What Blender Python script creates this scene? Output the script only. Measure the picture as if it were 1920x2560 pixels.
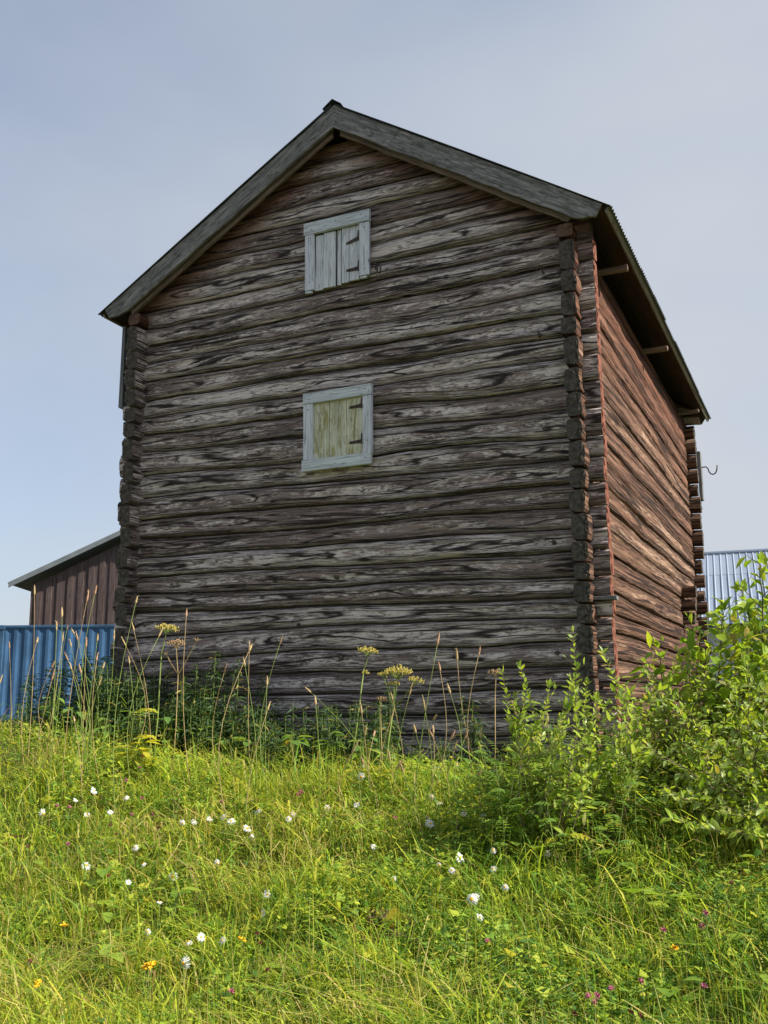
import bpy, math, random
import numpy as np
from mathutils import Vector, Matrix

for o in list(bpy.data.objects):
    bpy.data.objects.remove(o)
SC = bpy.context.scene
COL = SC.collection
R = math.radians

# ------------------------------------------------------------------ camera
CAM = Vector((4.9715, -9.6393, 0.3769))
cd = bpy.data.cameras.new('camera')
cam = bpy.data.objects.new('camera', cd)
COL.objects.link(cam)
yaw, pitch, roll = -0.42559, 0.197294, -0.008237
fw = Vector((math.sin(yaw) * math.cos(pitch), math.cos(yaw) * math.cos(pitch), math.sin(pitch)))
rt0 = Vector((math.cos(yaw), -math.sin(yaw), 0))
up0 = rt0.cross(fw)
rt = rt0 * math.cos(roll) + up0 * math.sin(roll)
up = -rt0 * math.sin(roll) + up0 * math.cos(roll)
M = Matrix((rt, up, -fw)).transposed().to_4x4()
M.translation = CAM
cam.matrix_world = M
cd.sensor_fit = 'HORIZONTAL'
cd.sensor_width = 36.0
cd.lens = 2488.3 / 1920 * 36.0
cd.clip_start = 0.05
cd.clip_end = 3000
SC.camera = cam

# ------------------------------------------------------------------ sun and sky
SUN_EL, SUN_AZ = R(40), R(82)           # azimuth clockwise from +Y (into the barn's depth)
sun_dir = Vector((math.sin(SUN_AZ) * math.cos(SUN_EL), math.cos(SUN_AZ) * math.cos(SUN_EL), math.sin(SUN_EL)))
sl = bpy.data.lights.new('sun', 'SUN')
sl.energy = 5.0
sl.angle = R(0.55)
sl.color = (1.0, 0.94, 0.84)
so = bpy.data.objects.new('sun', sl)
COL.objects.link(so)
so.rotation_euler = (-sun_dir).to_track_quat('-Z', 'Y').to_euler()

world = bpy.data.worlds.new('World')
SC.world = world
world.use_nodes = True
wn, wl = world.node_tree.nodes, world.node_tree.links
wn.clear()
out = wn.new('ShaderNodeOutputWorld')
bg = wn.new('ShaderNodeBackground')
bg.inputs['Strength'].default_value = 0.1
sky = wn.new('ShaderNodeTexSky')
sky.sky_type = 'NISHITA'
sky.sun_disc = False
sky.sun_elevation = SUN_EL
sky.sun_rotation = SUN_AZ
sky.air_density = 1.0
sky.dust_density = 1.0
sky.ozone_density = 3.0
tc = wn.new('ShaderNodeTexCoord')
mp = wn.new('ShaderNodeMapping')
mp.inputs['Scale'].default_value = (1.0, 1.0, 2.2)
mp.inputs['Location'].default_value = (16.02, 8.89, 18.71)
nz = wn.new('ShaderNodeTexNoise')
nz.inputs['Scale'].default_value = 1.35
nz.inputs['Detail'].default_value = 5
nz.inputs['Roughness'].default_value = 0.45
rp = wn.new('ShaderNodeValToRGB')
rp.color_ramp.elements[0].position = 0.26
rp.color_ramp.elements[0].color = (0.30, 0.30, 0.30, 1)
rp.color_ramp.elements[1].position = 0.70
rp.color_ramp.elements[1].color = (0.97, 0.97, 0.97, 1)
mx = wn.new('ShaderNodeMix')
mx.data_type = 'RGBA'
mx.inputs[7].default_value = (3.65, 3.88, 4.25, 1)      # thin veil of cloud (x background strength 0.1)
wl.new(tc.outputs['Generated'], mp.inputs['Vector'])
wl.new(mp.outputs[0], nz.inputs['Vector'])
sp = wn.new('ShaderNodeSeparateXYZ')
wl.new(tc.outputs['Generated'], sp.inputs[0])
hz = wn.new('ShaderNodeMath')
hz.operation = 'MULTIPLY_ADD'                       # the veil thickens towards the horizon all round
hz.inputs[1].default_value = -0.42
hz.inputs[2].default_value = 0.16
wl.new(sp.outputs['Z'], hz.inputs[0])
ad = wn.new('ShaderNodeMath')
ad.operation = 'ADD'
wl.new(nz.outputs[0], ad.inputs[0])
wl.new(hz.outputs[0], ad.inputs[1])
wl.new(ad.outputs[0], rp.inputs[0])
wl.new(rp.outputs[0], mx.inputs[0])
wl.new(sky.outputs[0], mx.inputs[6])
wl.new(mx.outputs[2], bg.inputs['Color'])
wl.new(bg.outputs[0], out.inputs['Surface'])

SC.view_settings.view_transform = 'Standard'
SC.view_settings.look = 'None'
SC.view_settings.exposure = 0.75
SC.view_settings.gamma = 1.0
SC.view_settings.use_curve_mapping = False

# ------------------------------------------------------------------ helpers
rng = np.random.default_rng(7)
random.seed(7)


def ss(t):
    t = np.clip(t, 0, 1)
    return t * t * (3 - 2 * t)


_perm = np.random.default_rng(99).random((256, 256)).astype(np.float64)


def vnoise(x, y, seed=0):
    x = np.asarray(x, float) + seed * 17.31
    y = np.asarray(y, float) + seed * 9.77
    xi = np.floor(x).astype(int)
    yi = np.floor(y).astype(int)
    fx = x - xi
    fy = y - yi
    fx = fx * fx * (3 - 2 * fx)
    fy = fy * fy * (3 - 2 * fy)
    p = lambda a, b: _perm[a & 255, b & 255]
    return (p(xi, yi) * (1 - fx) + p(xi + 1, yi) * fx) * (1 - fy) + (p(xi, yi + 1) * (1 - fx) + p(xi + 1, yi + 1) * fx) * fy


def fbm(x, y, seed=0, o=3):
    s, a, t = 0, 1, 0
    for k in range(o):
        s = s + a * vnoise(np.asarray(x) * 2 ** k, np.asarray(y) * 2 ** k, seed + k)
        t += a
        a *= 0.5
    return s / t


def ground_z(x, y):
    x = np.asarray(x, float)
    y = np.asarray(y, float)
    s = ss((y + 6.5) / 5.4)
    z = -1.35 + 1.10 * s + 0.42 * s * ss((0.8 - x) / 4.2) - .12 * ss((y + 1.9) / .9) * ss((4 - x) / 1.5) * ss((2 - y) / 1.5)
    z = z + 0.10 * (fbm(x * 0.9, y * 0.9, 3) - 0.5)
    return z


def mesh_np(name, V, F, mat, attrs=None, smooth=False):
    """V (n,3), F (m,k) equal-sized faces"""
    V = np.asarray(V, np.float32)
    F = np.asarray(F, np.int32)
    me = bpy.data.meshes.new(name)
    k = F.shape[1]
    me.vertices.add(len(V))
    me.vertices.foreach_set('co', V.ravel())
    me.loops.add(F.size)
    me.loops.foreach_set('vertex_index', F.ravel())
    me.polygons.add(len(F))
    me.polygons.foreach_set('loop_start', np.arange(0, F.size, k, dtype=np.int32))
    me.polygons.foreach_set('loop_total', np.full(len(F), k, np.int32))
    if smooth:
        me.polygons.foreach_set('use_smooth', np.ones(len(F), bool))
    for an, (typ, arr) in (attrs or {}).items():
        a = me.attributes.new(an, typ, 'POINT')
        key = {'FLOAT': 'value', 'FLOAT_VECTOR': 'vector', 'FLOAT_COLOR': 'color'}[typ]
        a.data.foreach_set(key, np.asarray(arr, np.float32).ravel())
    me.update(calc_edges=True)
    me.validate()
    for m in (mat if isinstance(mat, (list, tuple)) else [mat]):
        me.materials.append(m)
    return me


def link(name, me, parent=None, loc=None):
    o = bpy.data.objects.new(name, me)
    COL.objects.link(o)
    if parent:
        o.parent = parent
    if loc is not None:
        o.location = loc
    return o


def thing(name, label, cat, loc=(0, 0, 0), group=None):
    o = bpy.data.objects.new(name, None)
    COL.objects.link(o)
    o.location = loc
    o.empty_display_size = 0.2
    tag(o, label, cat, group)
    return o


def tag(o, label=None, cat=None, group=None, kind=None):
    if label:
        o['label'] = label
    if cat:
        o['category'] = cat
    if group:
        o['group'] = group
    if kind:
        o['kind'] = kind
    return o


class MB:
    """mesh builder: boxes, tubes, polygons -> one mesh"""

    def __init__(s):
        s.v, s.f, s.m = [], [], []

    def poly(s, pts, m=0):
        b = len(s.v)
        s.v += [tuple(p) for p in pts]
        s.f.append(tuple(range(b, b + len(pts))))
        s.m.append(m)

    def box(s, c, d, rot=None, m=0, jit=0.0):
        b = len(s.v)
        c = Vector(c)
        for i in range(8):
            p = Vector((d[0] * ((i & 1) - .5), d[1] * (((i >> 1) & 1) - .5), d[2] * (((i >> 2) & 1) - .5)))
            if jit:
                p += Vector([random.uniform(-jit, jit) for _ in range(3)])
            if rot is not None:
                p = rot @ p
            s.v.append(tuple(c + p))
        for q in ((0, 2, 3, 1), (4, 5, 7, 6), (0, 1, 5, 4), (2, 6, 7, 3), (0, 4, 6, 2), (1, 3, 7, 5)):
            s.f.append(tuple(b + i for i in q))
            s.m.append(m)

    def hexa(s, P, m=0):
        """8 points: 4 of the bottom loop, 4 of the top loop"""
        b = len(s.v)
        s.v += [tuple(p) for p in P]
        for q in ((3, 2, 1, 0), (4, 5, 6, 7), (0, 1, 5, 4), (1, 2, 6, 5), (2, 3, 7, 6), (3, 0, 4, 7)):
            s.f.append(tuple(b + i for i in q))
            s.m.append(m)

    def tube(s, pts, rad, n=6, m=0, cap=True):
        pts = [Vector(p) for p in pts]
        rad = rad if isinstance(rad, (list, tuple)) else [rad] * len(pts)
        b = len(s.v)
        a = None
        for i, p in enumerate(pts):
            t = (pts[min(i + 1, len(pts) - 1)] - pts[max(i - 1, 0)]).normalized()
            if a is None:
                a = t.orthogonal().normalized()
            a = (a - t * a.dot(t)).normalized()
            c = t.cross(a)
            for k in range(n):
                w = 2 * math.pi * k / n
                s.v.append(tuple(p + (a * math.cos(w) + c * math.sin(w)) * rad[i]))
        for i in range(len(pts) - 1):
            for k in range(n):
                q = (k + 1) % n
                s.f.append((b + i * n + k, b + i * n + q, b + (i + 1) * n + q, b + (i + 1) * n + k))
                s.m.append(m)
        if cap:
            s.f.append(tuple(b + n - 1 - k for k in range(n)))
            e = b + (len(pts) - 1) * n
            s.f.append(tuple(e + k for k in range(n)))
            s.m += [m, m]

    def mesh(s, name, mats, smooth=False):
        me = bpy.data.meshes.new(name)
        me.from_pydata(s.v, [], s.f)
        for m in (mats if isinstance(mats, (list, tuple)) else [mats]):
            me.materials.append(m)
        me.polygons.foreach_set('material_index', s.m)
        if smooth:
            me.polygons.foreach_set('use_smooth', [True] * len(s.f))
        me.update()
        return me

    def build(s, name, mats, parent=None, smooth=False, bevel=0.0, loc=None):
        o = link(name, s.mesh(name, mats, smooth), parent, loc)
        if bevel:
            bv = o.modifiers.new('bevel', 'BEVEL')
            bv.width = bevel
            bv.segments = 2
            bv.limit_method = 'ANGLE'
        return o


# ------------------------------------------------------------------ materials
def new_mat(name):
    m = bpy.data.materials.new(name)
    m.use_nodes = True
    nt = m.node_tree
    b = nt.nodes['Principled BSDF']
    b.inputs['Roughness'].default_value = 0.85
    b.inputs['Specular IOR Level'].default_value = 0.25
    return m, nt, b


class NT:
    def __init__(s, nt):
        s.t = nt

    def n(s, typ, **kw):
        x = s.t.nodes.new(typ)
        for k, v in kw.items():
            setattr(x, k, v)
        return x

    def l(s, a, b):
        s.t.links.new(a, b)

    def noise(s, vec, scale, detail=4, rough=.55, dist=0.0, off=(0, 0, 0)):
        m = s.n('ShaderNodeMapping')
        m.inputs['Scale'].default_value = scale if isinstance(scale, tuple) else (scale,) * 3
        m.inputs['Location'].default_value = off
        s.l(vec, m.inputs['Vector'])
        x = s.n('ShaderNodeTexNoise')
        x.inputs['Scale'].default_value = 1.0
        x.inputs['Detail'].default_value = detail
        x.inputs['Roughness'].default_value = rough
        x.inputs['Distortion'].default_value = dist
        s.l(m.outputs[0], x.inputs['Vector'])
        return x.outputs[0]

    def ramp(s, fac, stops, interp='LINEAR'):
        x = s.n('ShaderNodeValToRGB')
        x.color_ramp.interpolation = interp
        e = x.color_ramp.elements
        while len(e) < len(stops):
            e.new(0.5)
        for el, (p, c) in zip(e, stops):
            el.position = p
            el.color = (c, c, c, 1) if isinstance(c, (int, float)) else (*c, 1)
        s.l(fac, x.inputs[0])
        return x.outputs[0]

    def math(s, op, a, b=0.0, c=None):
        x = s.n('ShaderNodeMath', operation=op)
        for i, v in enumerate((a, b) if c is None else (a, b, c)):
            if isinstance(v, (int, float)):
                x.inputs[i].default_value = v
            else:
                s.l(v, x.inputs[i])
        return x.outputs[0]

    def mix(s, fac, a, b, blend='MIX'):
        x = s.n('ShaderNodeMix', data_type='RGBA', blend_type=blend)
        for i, v in ((0, fac), (6, a), (7, b)):
            if isinstance(v, (int, float)):
                x.inputs[i].default_value = v
            elif isinstance(v, tuple):
                x.inputs[i].default_value = (*v, 1)
            else:
                s.l(v, x.inputs[i])
        return x.outputs[2]

    def bump(s, h, bsdf, strength=.6, dist=.01):
        x = s.n('ShaderNodeBump')
        x.inputs['Strength'].default_value = strength
        x.inputs['Distance'].default_value = dist
        s.l(h, x.inputs['Height'])
        s.l(x.outputs[0], bsdf.inputs['Normal'])

    def attr(s, name):
        x = s.n('ShaderNodeAttribute')
        x.attribute_name = name
        return x

    def objcoord(s):
        return s.n('ShaderNodeTexCoord').outputs['Object']


def wood_log(name, dark, mid, light, red, patch=0.5, moss=(.20, .18, .12), crackw=1.0, fsc=(6.5, 40, 1), fdist=1.1, stretch=1.0):
    """weathered hewn log; coordinates: (along, around, log seed) in metres from the attribute gc"""
    m, nt, b = new_mat(name)
    N = NT(nt)
    g = N.attr('gc').outputs['Vector']
    if stretch != 1.0:
        gm = N.n('ShaderNodeMapping')
        gm.inputs['Scale'].default_value = (1 / stretch, 1, 1)
        N.l(g, gm.inputs['Vector'])
        g = gm.outputs[0]
    rnd = N.n('ShaderNodeObjectInfo').outputs['Random']
    big = N.noise(g, (0.9, 7, 1), 2, .5)
    flake = N.noise(g, fsc, 5, .68, fdist)
    fine = N.noise(g, (16, 150, 1), 3, .7, 0.5)
    grain = N.noise(g, (1.6, 60, 1), 3, .55, 0.25)
    crk = N.noise(g, (0.55, 15, 1), 3, .5, 0.5, (3.1, 0, 0))
    hair = N.noise(g, (1.8, 48, 1), 2, .5, 0.35, (7.1, 2, 0))
    f = N.math('MULTIPLY_ADD', flake, 0.62, N.math('MULTIPLY', big, 0.38))
    f = N.math('ADD', f, N.math('MULTIPLY', N.math('SUBTRACT', rnd, 0.5), 0.13))
    f = N.math('ADD', f, N.math('MULTIPLY', N.math('SUBTRACT', fine, 0.5), 0.34))
    fl = N.ramp(f, [(patch - .03, 0.0), (patch + .055, 1.0)])
    base = N.mix(N.ramp(grain, [(.32, 0.), (.68, 1.)]), dark, mid)
    lightc = N.mix(N.ramp(fine, [(.35, 0.), (.65, 1.)]), tuple(c * .72 for c in light), light)
    col = N.mix(fl, base, lightc)
    # remains of red paint / unweathered heartwood where the roof keeps rain away
    prot = N.attr('prot').outputs['Fac']
    pr = N.ramp(N.math('ADD', prot, N.math('MULTIPLY', N.math('SUBTRACT', big, .5), .9)), [(.35, 0.), (.8, 1.)])
    redc = N.mix(N.ramp(grain, [(.3, 0.), (.7, 1.)]), tuple(c * .55 for c in red), red)
    col = N.mix(N.math('MULTIPLY', pr, .85), col, redc)
    # faint lichen tint
    li = N.ramp(N.noise(g, (1.1, 5, 1), 3, .6, 0, (9, 4, 2)), [(.62, 0.), (.74, .5)])
    col = N.mix(li, col, N.mix(fl, tuple(c * .6 for c in moss), moss))
    # knots
    km = N.n('ShaderNodeMapping')
    km.inputs['Scale'].default_value = (2.3, 6.5, 1)
    N.l(g, km.inputs['Vector'])
    vo = N.n('ShaderNodeTexVoronoi')
    vo.inputs['Scale'].default_value = 1.0
    N.l(km.outputs[0], vo.inputs['Vector'])
    kn = N.ramp(vo.outputs['Distance'], [(.05, 1.), (.11, 0.)])
    pick = N.ramp(vo.outputs['Color'], [(.52, 0.), (.56, 1.)])
    kn = N.math('MULTIPLY', kn, pick)
    col = N.mix(N.math('MULTIPLY', kn, .85), col, tuple(c * .55 for c in dark))
    # splits along the grain
    c1 = N.ramp(N.math('ABSOLUTE', N.math('SUBTRACT', crk, .5)), [(.0, 0.), (.010 * crackw, 0.1), (.026 * crackw, 1.)])
    c2 = N.ramp(N.math('ABSOLUTE', N.math('SUBTRACT', hair, .5)), [(.0, 0.3), (.024 * crackw, 1.)])
    cc = N.math('MULTIPLY', c1, c2)
    col = N.mix(N.math('SUBTRACT', 1.0, cc), col, tuple(c * .25 for c in dark))
    nt.links.new(col, b.inputs['Base Color'])
    h = N.math('ADD', N.math('MULTIPLY', fl, .45), N.math('MULTIPLY', fine, .4))
    h = N.math('ADD', h, N.math('MULTIPLY', cc, .9))
    N.bump(h, b, .9, .012)
    b.inputs['Roughness'].default_value = .9
    return m


def wood_board(name, dark, light, axis=2, stain=None, scale=1.0, stain_amt=.5):
    """boards in object coordinates; axis = grain direction"""
    m, nt, b = new_mat(name)
    N = NT(nt)
    o = N.objcoord()
    rnd = N.n('ShaderNodeObjectInfo').outputs['Random']
    av = N.n('ShaderNodeVectorMath', operation='ADD')
    cb = N.n('ShaderNodeCombineXYZ')
    for i in range(3):
        N.l(N.math('MULTIPLY', rnd, 13.0 + 3 * i), cb.inputs[i])
    N.l(o, av.inputs[0])
    N.l(cb.outputs[0], av.inputs[1])
    v = av.outputs[0]
    s1 = [60 * scale] * 3
    s1[axis] = 2.2 * scale
    s2 = [16 * scale] * 3
    s2[axis] = 1.5 * scale
    s3 = [22 * scale] * 3
    s3[axis] = 6 * scale
    grain = N.noise(v, tuple(s1), 5, .6, .4)
    blot = N.noise(v, tuple(s2), 5, .6, .3)
    crk = N.noise(v, tuple(c * .6 for c in s1), 2, .5, .4, (5, 5, 5))
    f = N.math('MULTIPLY_ADD', grain, .6, N.math('MULTIPLY', blot, .4))
    col = N.mix(N.ramp(f, [(.34, 0.), (.64, 1.)]), dark, light)
    if stain:
        st = N.ramp(N.noise(v, tuple(s3), 6, .65, .6, (2, 8, 3)), [(stain_amt - .06, 0.), (stain_amt + .1, 1.)])
        col = N.mix(st, col, stain)
    c1 = N.ramp(N.math('ABSOLUTE', N.math('SUBTRACT', crk, .5)), [(.0, .2), (.02, 1.)])
    col = N.mix(N.math('SUBTRACT', 1.0, c1), col, tuple(c * .3 for c in dark))
    nt.links.new(col, b.inputs['Base Color'])
    N.bump(N.math('ADD', N.math('MULTIPLY', grain, .6), N.math('MULTIPLY', c1, .6)), b, .7, .006)
    b.inputs['Roughness'].default_value = .88
    return m


def plain(name, col, rough=.8, var=.25, scale=8, metallic=0.0, bump=0.0):
    m, nt, b = new_mat(name)
    N = NT(nt)
    o = N.objcoord()
    n = N.noise(o, scale, 6, .6)
    c = N.mix(N.ramp(n, [(.3, 0.), (.7, 1.)]), tuple(x * (1 - var) for x in col), tuple(min(1, x * (1 + var)) for x in col))
    nt.links.new(c, b.inputs['Base Color'])
    b.inputs['Roughness'].default_value = rough
    b.inputs['Metallic'].default_value = metallic
    if bump:
        N.bump(n, b, .6, bump)
    return m


def leaf_mat(name, c0, c1, c2, trans=.35, rough=.5, under=None):
    """leaf colour varies by object (single leaves) or by attribute rnd (joined leaves)"""
    m, nt, b = new_mat(name)
    N = NT(nt)
    r = N.math('FRACT', N.math('ADD', N.attr('rnd').outputs['Fac'], N.n('ShaderNodeObjectInfo').outputs['Random']))
    col = N.ramp(r, [(0., c0), (.55, c1), (.94, c2), (.975, (.46, .36, .09))])
    v = N.noise(N.objcoord(), 30, 2)
    col = N.mix(N.math('MULTIPLY', v, .35), col, tuple(x * .6 for x in c0))
    if under:                                   # felted pale underside
        col = N.mix(N.math('MULTIPLY', N.n('ShaderNodeNewGeometry').outputs['Backfacing'], .28), col, under)
    nt.links.new(col, b.inputs['Base Color'])
    b.inputs['Roughness'].default_value = rough
    b.inputs['Specular IOR Level'].default_value = .35
    tr = N.n('ShaderNodeBsdfTranslucent')
    N.l(N.mix(1.0, col, (1.25, 1.2, .55), 'MULTIPLY'), tr.inputs['Color'])
    ms = N.n('ShaderNodeMixShader')
    ms.inputs[0].default_value = trans
    N.l(b.outputs[0], ms.inputs[1])
    N.l(tr.outputs[0], ms.inputs[2])
    N.l(ms.outputs[0], nt.nodes['Material Output'].inputs['Surface'])
    return m


def grass_mat():
    m, nt, b = new_mat('grass')
    N = NT(nt)
    a = N.attr('col').outputs['Color']
    N.l(a, b.inputs['Base Color'])
    b.inputs['Roughness'].default_value = .55
    tr = N.n('ShaderNodeBsdfTranslucent')
    N.l(N.mix(1.0, a, (1.15, 1.1, .7), 'MULTIPLY'), tr.inputs['Color'])
    ms = N.n('ShaderNodeMixShader')
    ms.inputs[0].default_value = .5
    N.l(b.outputs[0], ms.inputs[1])
    N.l(tr.outputs[0], ms.inputs[2])
    N.l(ms.outputs[0], nt.nodes['Material Output'].inputs['Surface'])
    return m


LOGF = wood_log('weathered_log_front', (.112, .080, .072), (.38, .282, .252), (.75, .635, .58), (.26, .11, .08), .475, crackw=1.3, fsc=(5, 56, 1), fdist=.35)
LOGS = wood_log('weathered_log_side', (.080, .038, .024), (.235, .125, .078), (.38, .245, .165), (.205, .078, .042), .545, (.26, .16, .08), crackw=1.7, fsc=(3.0, 58, 1), fdist=.35, stretch=3.2)
ENDG = plain('log_end_grain', (.085, .072, .060), .95, .6, 26, bump=.03)
ENDR = plain('red_painted_log_end', (.185, .070, .044), .9, .5, 14, bump=.008)
BARGE = wood_board('bargeboard_wood', (.075, .070, .066), (.38, .355, .335), 0, (.11, .105, .095), 1.3, .54)
RAKE = wood_board('rake_trim_wood', (.10, .07, .055), (.30, .22, .17), 0)
SARK = wood_board('roof_board_wood', (.030, .020, .015), (.085, .058, .042), 1)
FRAME_H = wood_board('hatch_frame_grey', (.42, .44, .45), (.72, .75, .77), 0)
FRAME_V = wood_board('hatch_frame_grey_upright', (.50, .51, .55), (.78, .79, .84), 2)
PLANK_U = wood_board('hatch_plank_grey', (.52, .53, .55), (.80, .81, .84), 2, (.45, .43, .36), 1.0, .68)
PLANK_L = wood_board('hatch_plank_mossy', (.46, .44, .30), (.78, .76, .60), 2, (.36, .31, .11), 1.0, .55)
IRON = plain('rusty_iron', (.075, .055, .045), .7, .4, 40, .2)
ROOFM = plain('zinc_corrugated_roof', (.10, .115, .13), .5, .3, 5, .5)
PALEW = wood_board('pale_eave_wood', (.12, .105, .075), (.27, .245, .18), 1)
GREYW = wood_board('grey_board', (.09, .09, .09), (.26, .265, .265), 2)
WPE = plain('brown_plate_end', (.13, .075, .055), .9, .4, 20, bump=.01)
STONE = plain('foundation_stone', (.24, .23, .21), .9, .35, 9, bump=.03)

# ------------------------------------------------------------------ ground
def build_ground():
    a = np.concatenate([-np.geomspace(600, 14, 16), np.linspace(-13, 13, 131), np.geomspace(14, 600, 16)])
    X, Y = np.meshgrid(a + 2, a - 3, indexing='ij')
    Z = ground_z(X, Y)
    n = len(a)
    V = np.stack([X, Y, Z], -1).reshape(-1, 3)
    i, j = np.meshgrid(np.arange(n - 1), np.arange(n - 1), indexing='ij')
    q = (i * n + j).ravel()
    F = np.stack([q, q + n, q + n + 1, q + 1], 1)
    m, nt, b = new_mat('meadow_soil')
    N = NT(nt)
    o = N.objcoord()
    c = N.mix(N.ramp(N.noise(o, 9, 8, .7), [(.35, 0.), (.65, 1.)]), (.045, .045, .015), (.10, .115, .028))
    c = N.mix(N.ramp(N.noise(o, 1.3, 5), [(.45, 0.), (.65, .6)]), c, (.12, .10, .04))
    nt.links.new(c, b.inputs['Base Color'])
    N.bump(N.noise(o, 25, 6, .7), b, 1., .05)
    g = link('ground', mesh_np('ground', V, F, m, smooth=True))
    tag(g, kind='structure')


build_ground()

# ------------------------------------------------------------------ the log barn
ZL = [-.16, .10, .34, .57, .78, 1.0, 1.26, 1.56, 1.78, 1.99, 2.22, 2.44, 2.71, 2.96, 3.26, 3.55, 3.78, 4.0, 4.23, 4.46, 4.69, 4.93, 5.17,
      5.40, 5.66, 5.89, 6.14, 6.37, 6.62, 6.84, 7.06]
ZR = [-.16, .12, .36, .58, .80, 1.05, 1.27, 1.46, 1.67, 1.92, 2.13, 2.36, 2.60, 2.86, 3.09, 3.38, 3.64, 3.93, 4.19, 4.43, 4.68, 4.95, 5.20,
      5.45, 5.68, 5.93, 6.15, 6.40, 6.63, 6.86, 7.08]
NE = 22                                   # logs below the eaves
RIDGE_X, RIDGE_Z, EAVE_X, EAVE_Z = 0.10, 7.40, 3.22, 5.39
DEPTH = 7.9


def roof_top(x):
    x = np.asarray(x, float)
    return np.where(x < RIDGE_X, RIDGE_Z - (RIDGE_X - x) * (RIDGE_Z - EAVE_Z) / (EAVE_X + RIDGE_X),
                    RIDGE_Z - (x - RIDGE_X) * (RIDGE_Z - EAVE_Z) / (EAVE_X - RIDGE_X))


barn = thing('log_barn', 'tall weathered two-storey log storehouse with a steep gable and two small hatches', 'log building', (0, 0, 0))


def log_mesh(name, axis, a0, a1, zb, zt, outer, sign, thick, seed, mats, nseg, nprof=22, nin=5, prot=None, end_shape=0.0,
             cut=None, cap_mats=(1, 1), rough=1.0, flat=.38):
    """axis 'x' or 'y': direction of the log. zb, zt: callables of the position along. outer: coordinate of the outer face,
    sign: direction of the outward normal on the other axis."""
    A = np.linspace(a0, a1, nseg + 1)
    T = np.concatenate([np.linspace(-math.pi / 2, math.pi / 2, nprof), np.linspace(math.pi / 2, math.pi * 1.5, nin + 2)[1:-1]])
    nt_ = len(T)
    AA, TT = np.meshgrid(A, T, indexing='ij')
    b_, t_ = zb(AA), zt(AA)
    gap = 0.0045 + .006 * ((seed * 29) % 5) / 4
    hz = (t_ - b_) / 2 - gap
    zc = (t_ + b_) / 2
    cx, sx = np.cos(TT), np.sin(TT)
    e = flat * (.7 + .7 * ((seed * 37) % 11) / 10)
    px = np.sign(cx) * np.abs(cx) ** e
    pz = np.sign(sx) * np.abs(sx) ** .5
    outer = outer - sign * .022 * (((seed * 53) % 7) / 6)
    half = thick / 2
    around = TT * 0.13
    # relief: long swells, splits and worn hollows on the outer face
    front = np.clip(cx, 0, 1) ** .4
    r = (fbm(AA * 0.8, TT * 1.6, seed, 2) - .5) * 0.030
    r += (fbm(AA * 3.0, TT * 7.0, seed + 5, 3) - .5) * 0.026
    r += (fbm(AA * 9.0, TT * 14.0, seed + 15, 2) - .5) * 0.010
    rs = np.random.default_rng(seed * 13 + 1)
    for k in range(rs.integers(2, 5)):
        s0 = rs.uniform(a0, a1)
        ln = rs.uniform(.5, 2.6)
        tc_ = rs.uniform(-.75, .8) + 0.35 * (vnoise(AA * .9, AA * 0, seed + 31 + k) - .5)
        amp = np.clip(1 - ((AA - s0) / ln) ** 2, 0, 1) * rs.uniform(.008, .022)
        r -= amp * np.exp(-((TT - tc_) / .065) ** 2)
    zz = zc + hz * pz
    out = half * px - half + r * front * rough
    out = np.minimum(out, .012)
    zz = zz + (fbm(AA * 1.7, TT * .8, seed + 45, 3) - .5) * 0.020 * (1 - .6 * np.abs(sx))
    if cut is not None:
        zz = np.minimum(zz, cut(AA))
    if end_shape:
        # hewn, tapering end where the log passes the corner
        for ea, sg in ((a0, 1), (a1, -1)):
            w = 1 - ss((AA - ea) * sg / .16)
            k = 1 - end_shape * w * (.1 + 1.3 * vnoise(TT * 1.2, AA * 0 + seed, seed + 60))
            zz = zc + (zz - zc) * k
            out = -half + (out + half) * (1 - .6 * end_shape * w)
    D = outer + sign * out
    if axis == 'x':
        V = np.stack([AA, D, zz], -1)
    else:
        V = np.stack([D, AA, zz], -1)
    gc = np.stack([AA, around + zc.mean(), np.full_like(AA, seed * 3.37)], -1)
    V = V.reshape(-1, 3)
    gc = gc.reshape(-1, 3)
    i, j = np.meshgrid(np.arange(nseg), np.arange(nt_), indexing='ij')
    j2 = (j + 1) % nt_
    F = np.stack([i * nt_ + j, i * nt_ + j2, (i + 1) * nt_ + j2, (i + 1) * nt_ + j], -1).reshape(-1, 4)
    flip = (axis == 'x') == (sign > 0)
    if flip:
        F = F[:, ::-1]
    faces = [tuple(f) for f in F.tolist()]
    mi = [0] * len(faces)
    # end caps as fans on duplicated rims, slightly dished and cracked
    vv = V.tolist()
    gg = gc.tolist()
    for e_, row, cm in ((0, 0, cap_mats[0]), (1, nseg, cap_mats[1])):
        ring = V[row * nt_:(row + 1) * nt_]
        cen = ring.mean(0)
        b0 = len(vv)
        ax = 0 if axis == 'x' else 1
        sgn = -1 if e_ == 0 else 1
        rim = ring.copy()
        rim[:, ax] += sgn * .002
        vv += rim.tolist()
        inner = cen + (ring - cen) * .55
        inner[:, ax] += sgn * rs.uniform(-.012, .014, nt_)
        vv += inner.tolist()
        c2 = cen.copy()
        c2[ax] += sgn * .004
        vv.append(c2.tolist())
        gg += [[0, 0, seed]] * (2 * nt_ + 1)
        for k in range(nt_):
            k2 = (k + 1) % nt_
            q = [(b0 + k, b0 + k2, b0 + nt_ + k2, b0 + nt_ + k), (b0 + nt_ + k, b0 + nt_ + k2, b0 + 2 * nt_)]
            for f in q:
                faces.append(f if (e_ == 1) == (not flip) else f[::-1])
                mi.append(cm)
    me = bpy.data.meshes.new(name)
    me.from_pydata(vv, [], faces)
    for m in mats:
        me.materials.append(m)
    me.polygons.foreach_set('material_index', mi)
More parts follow.
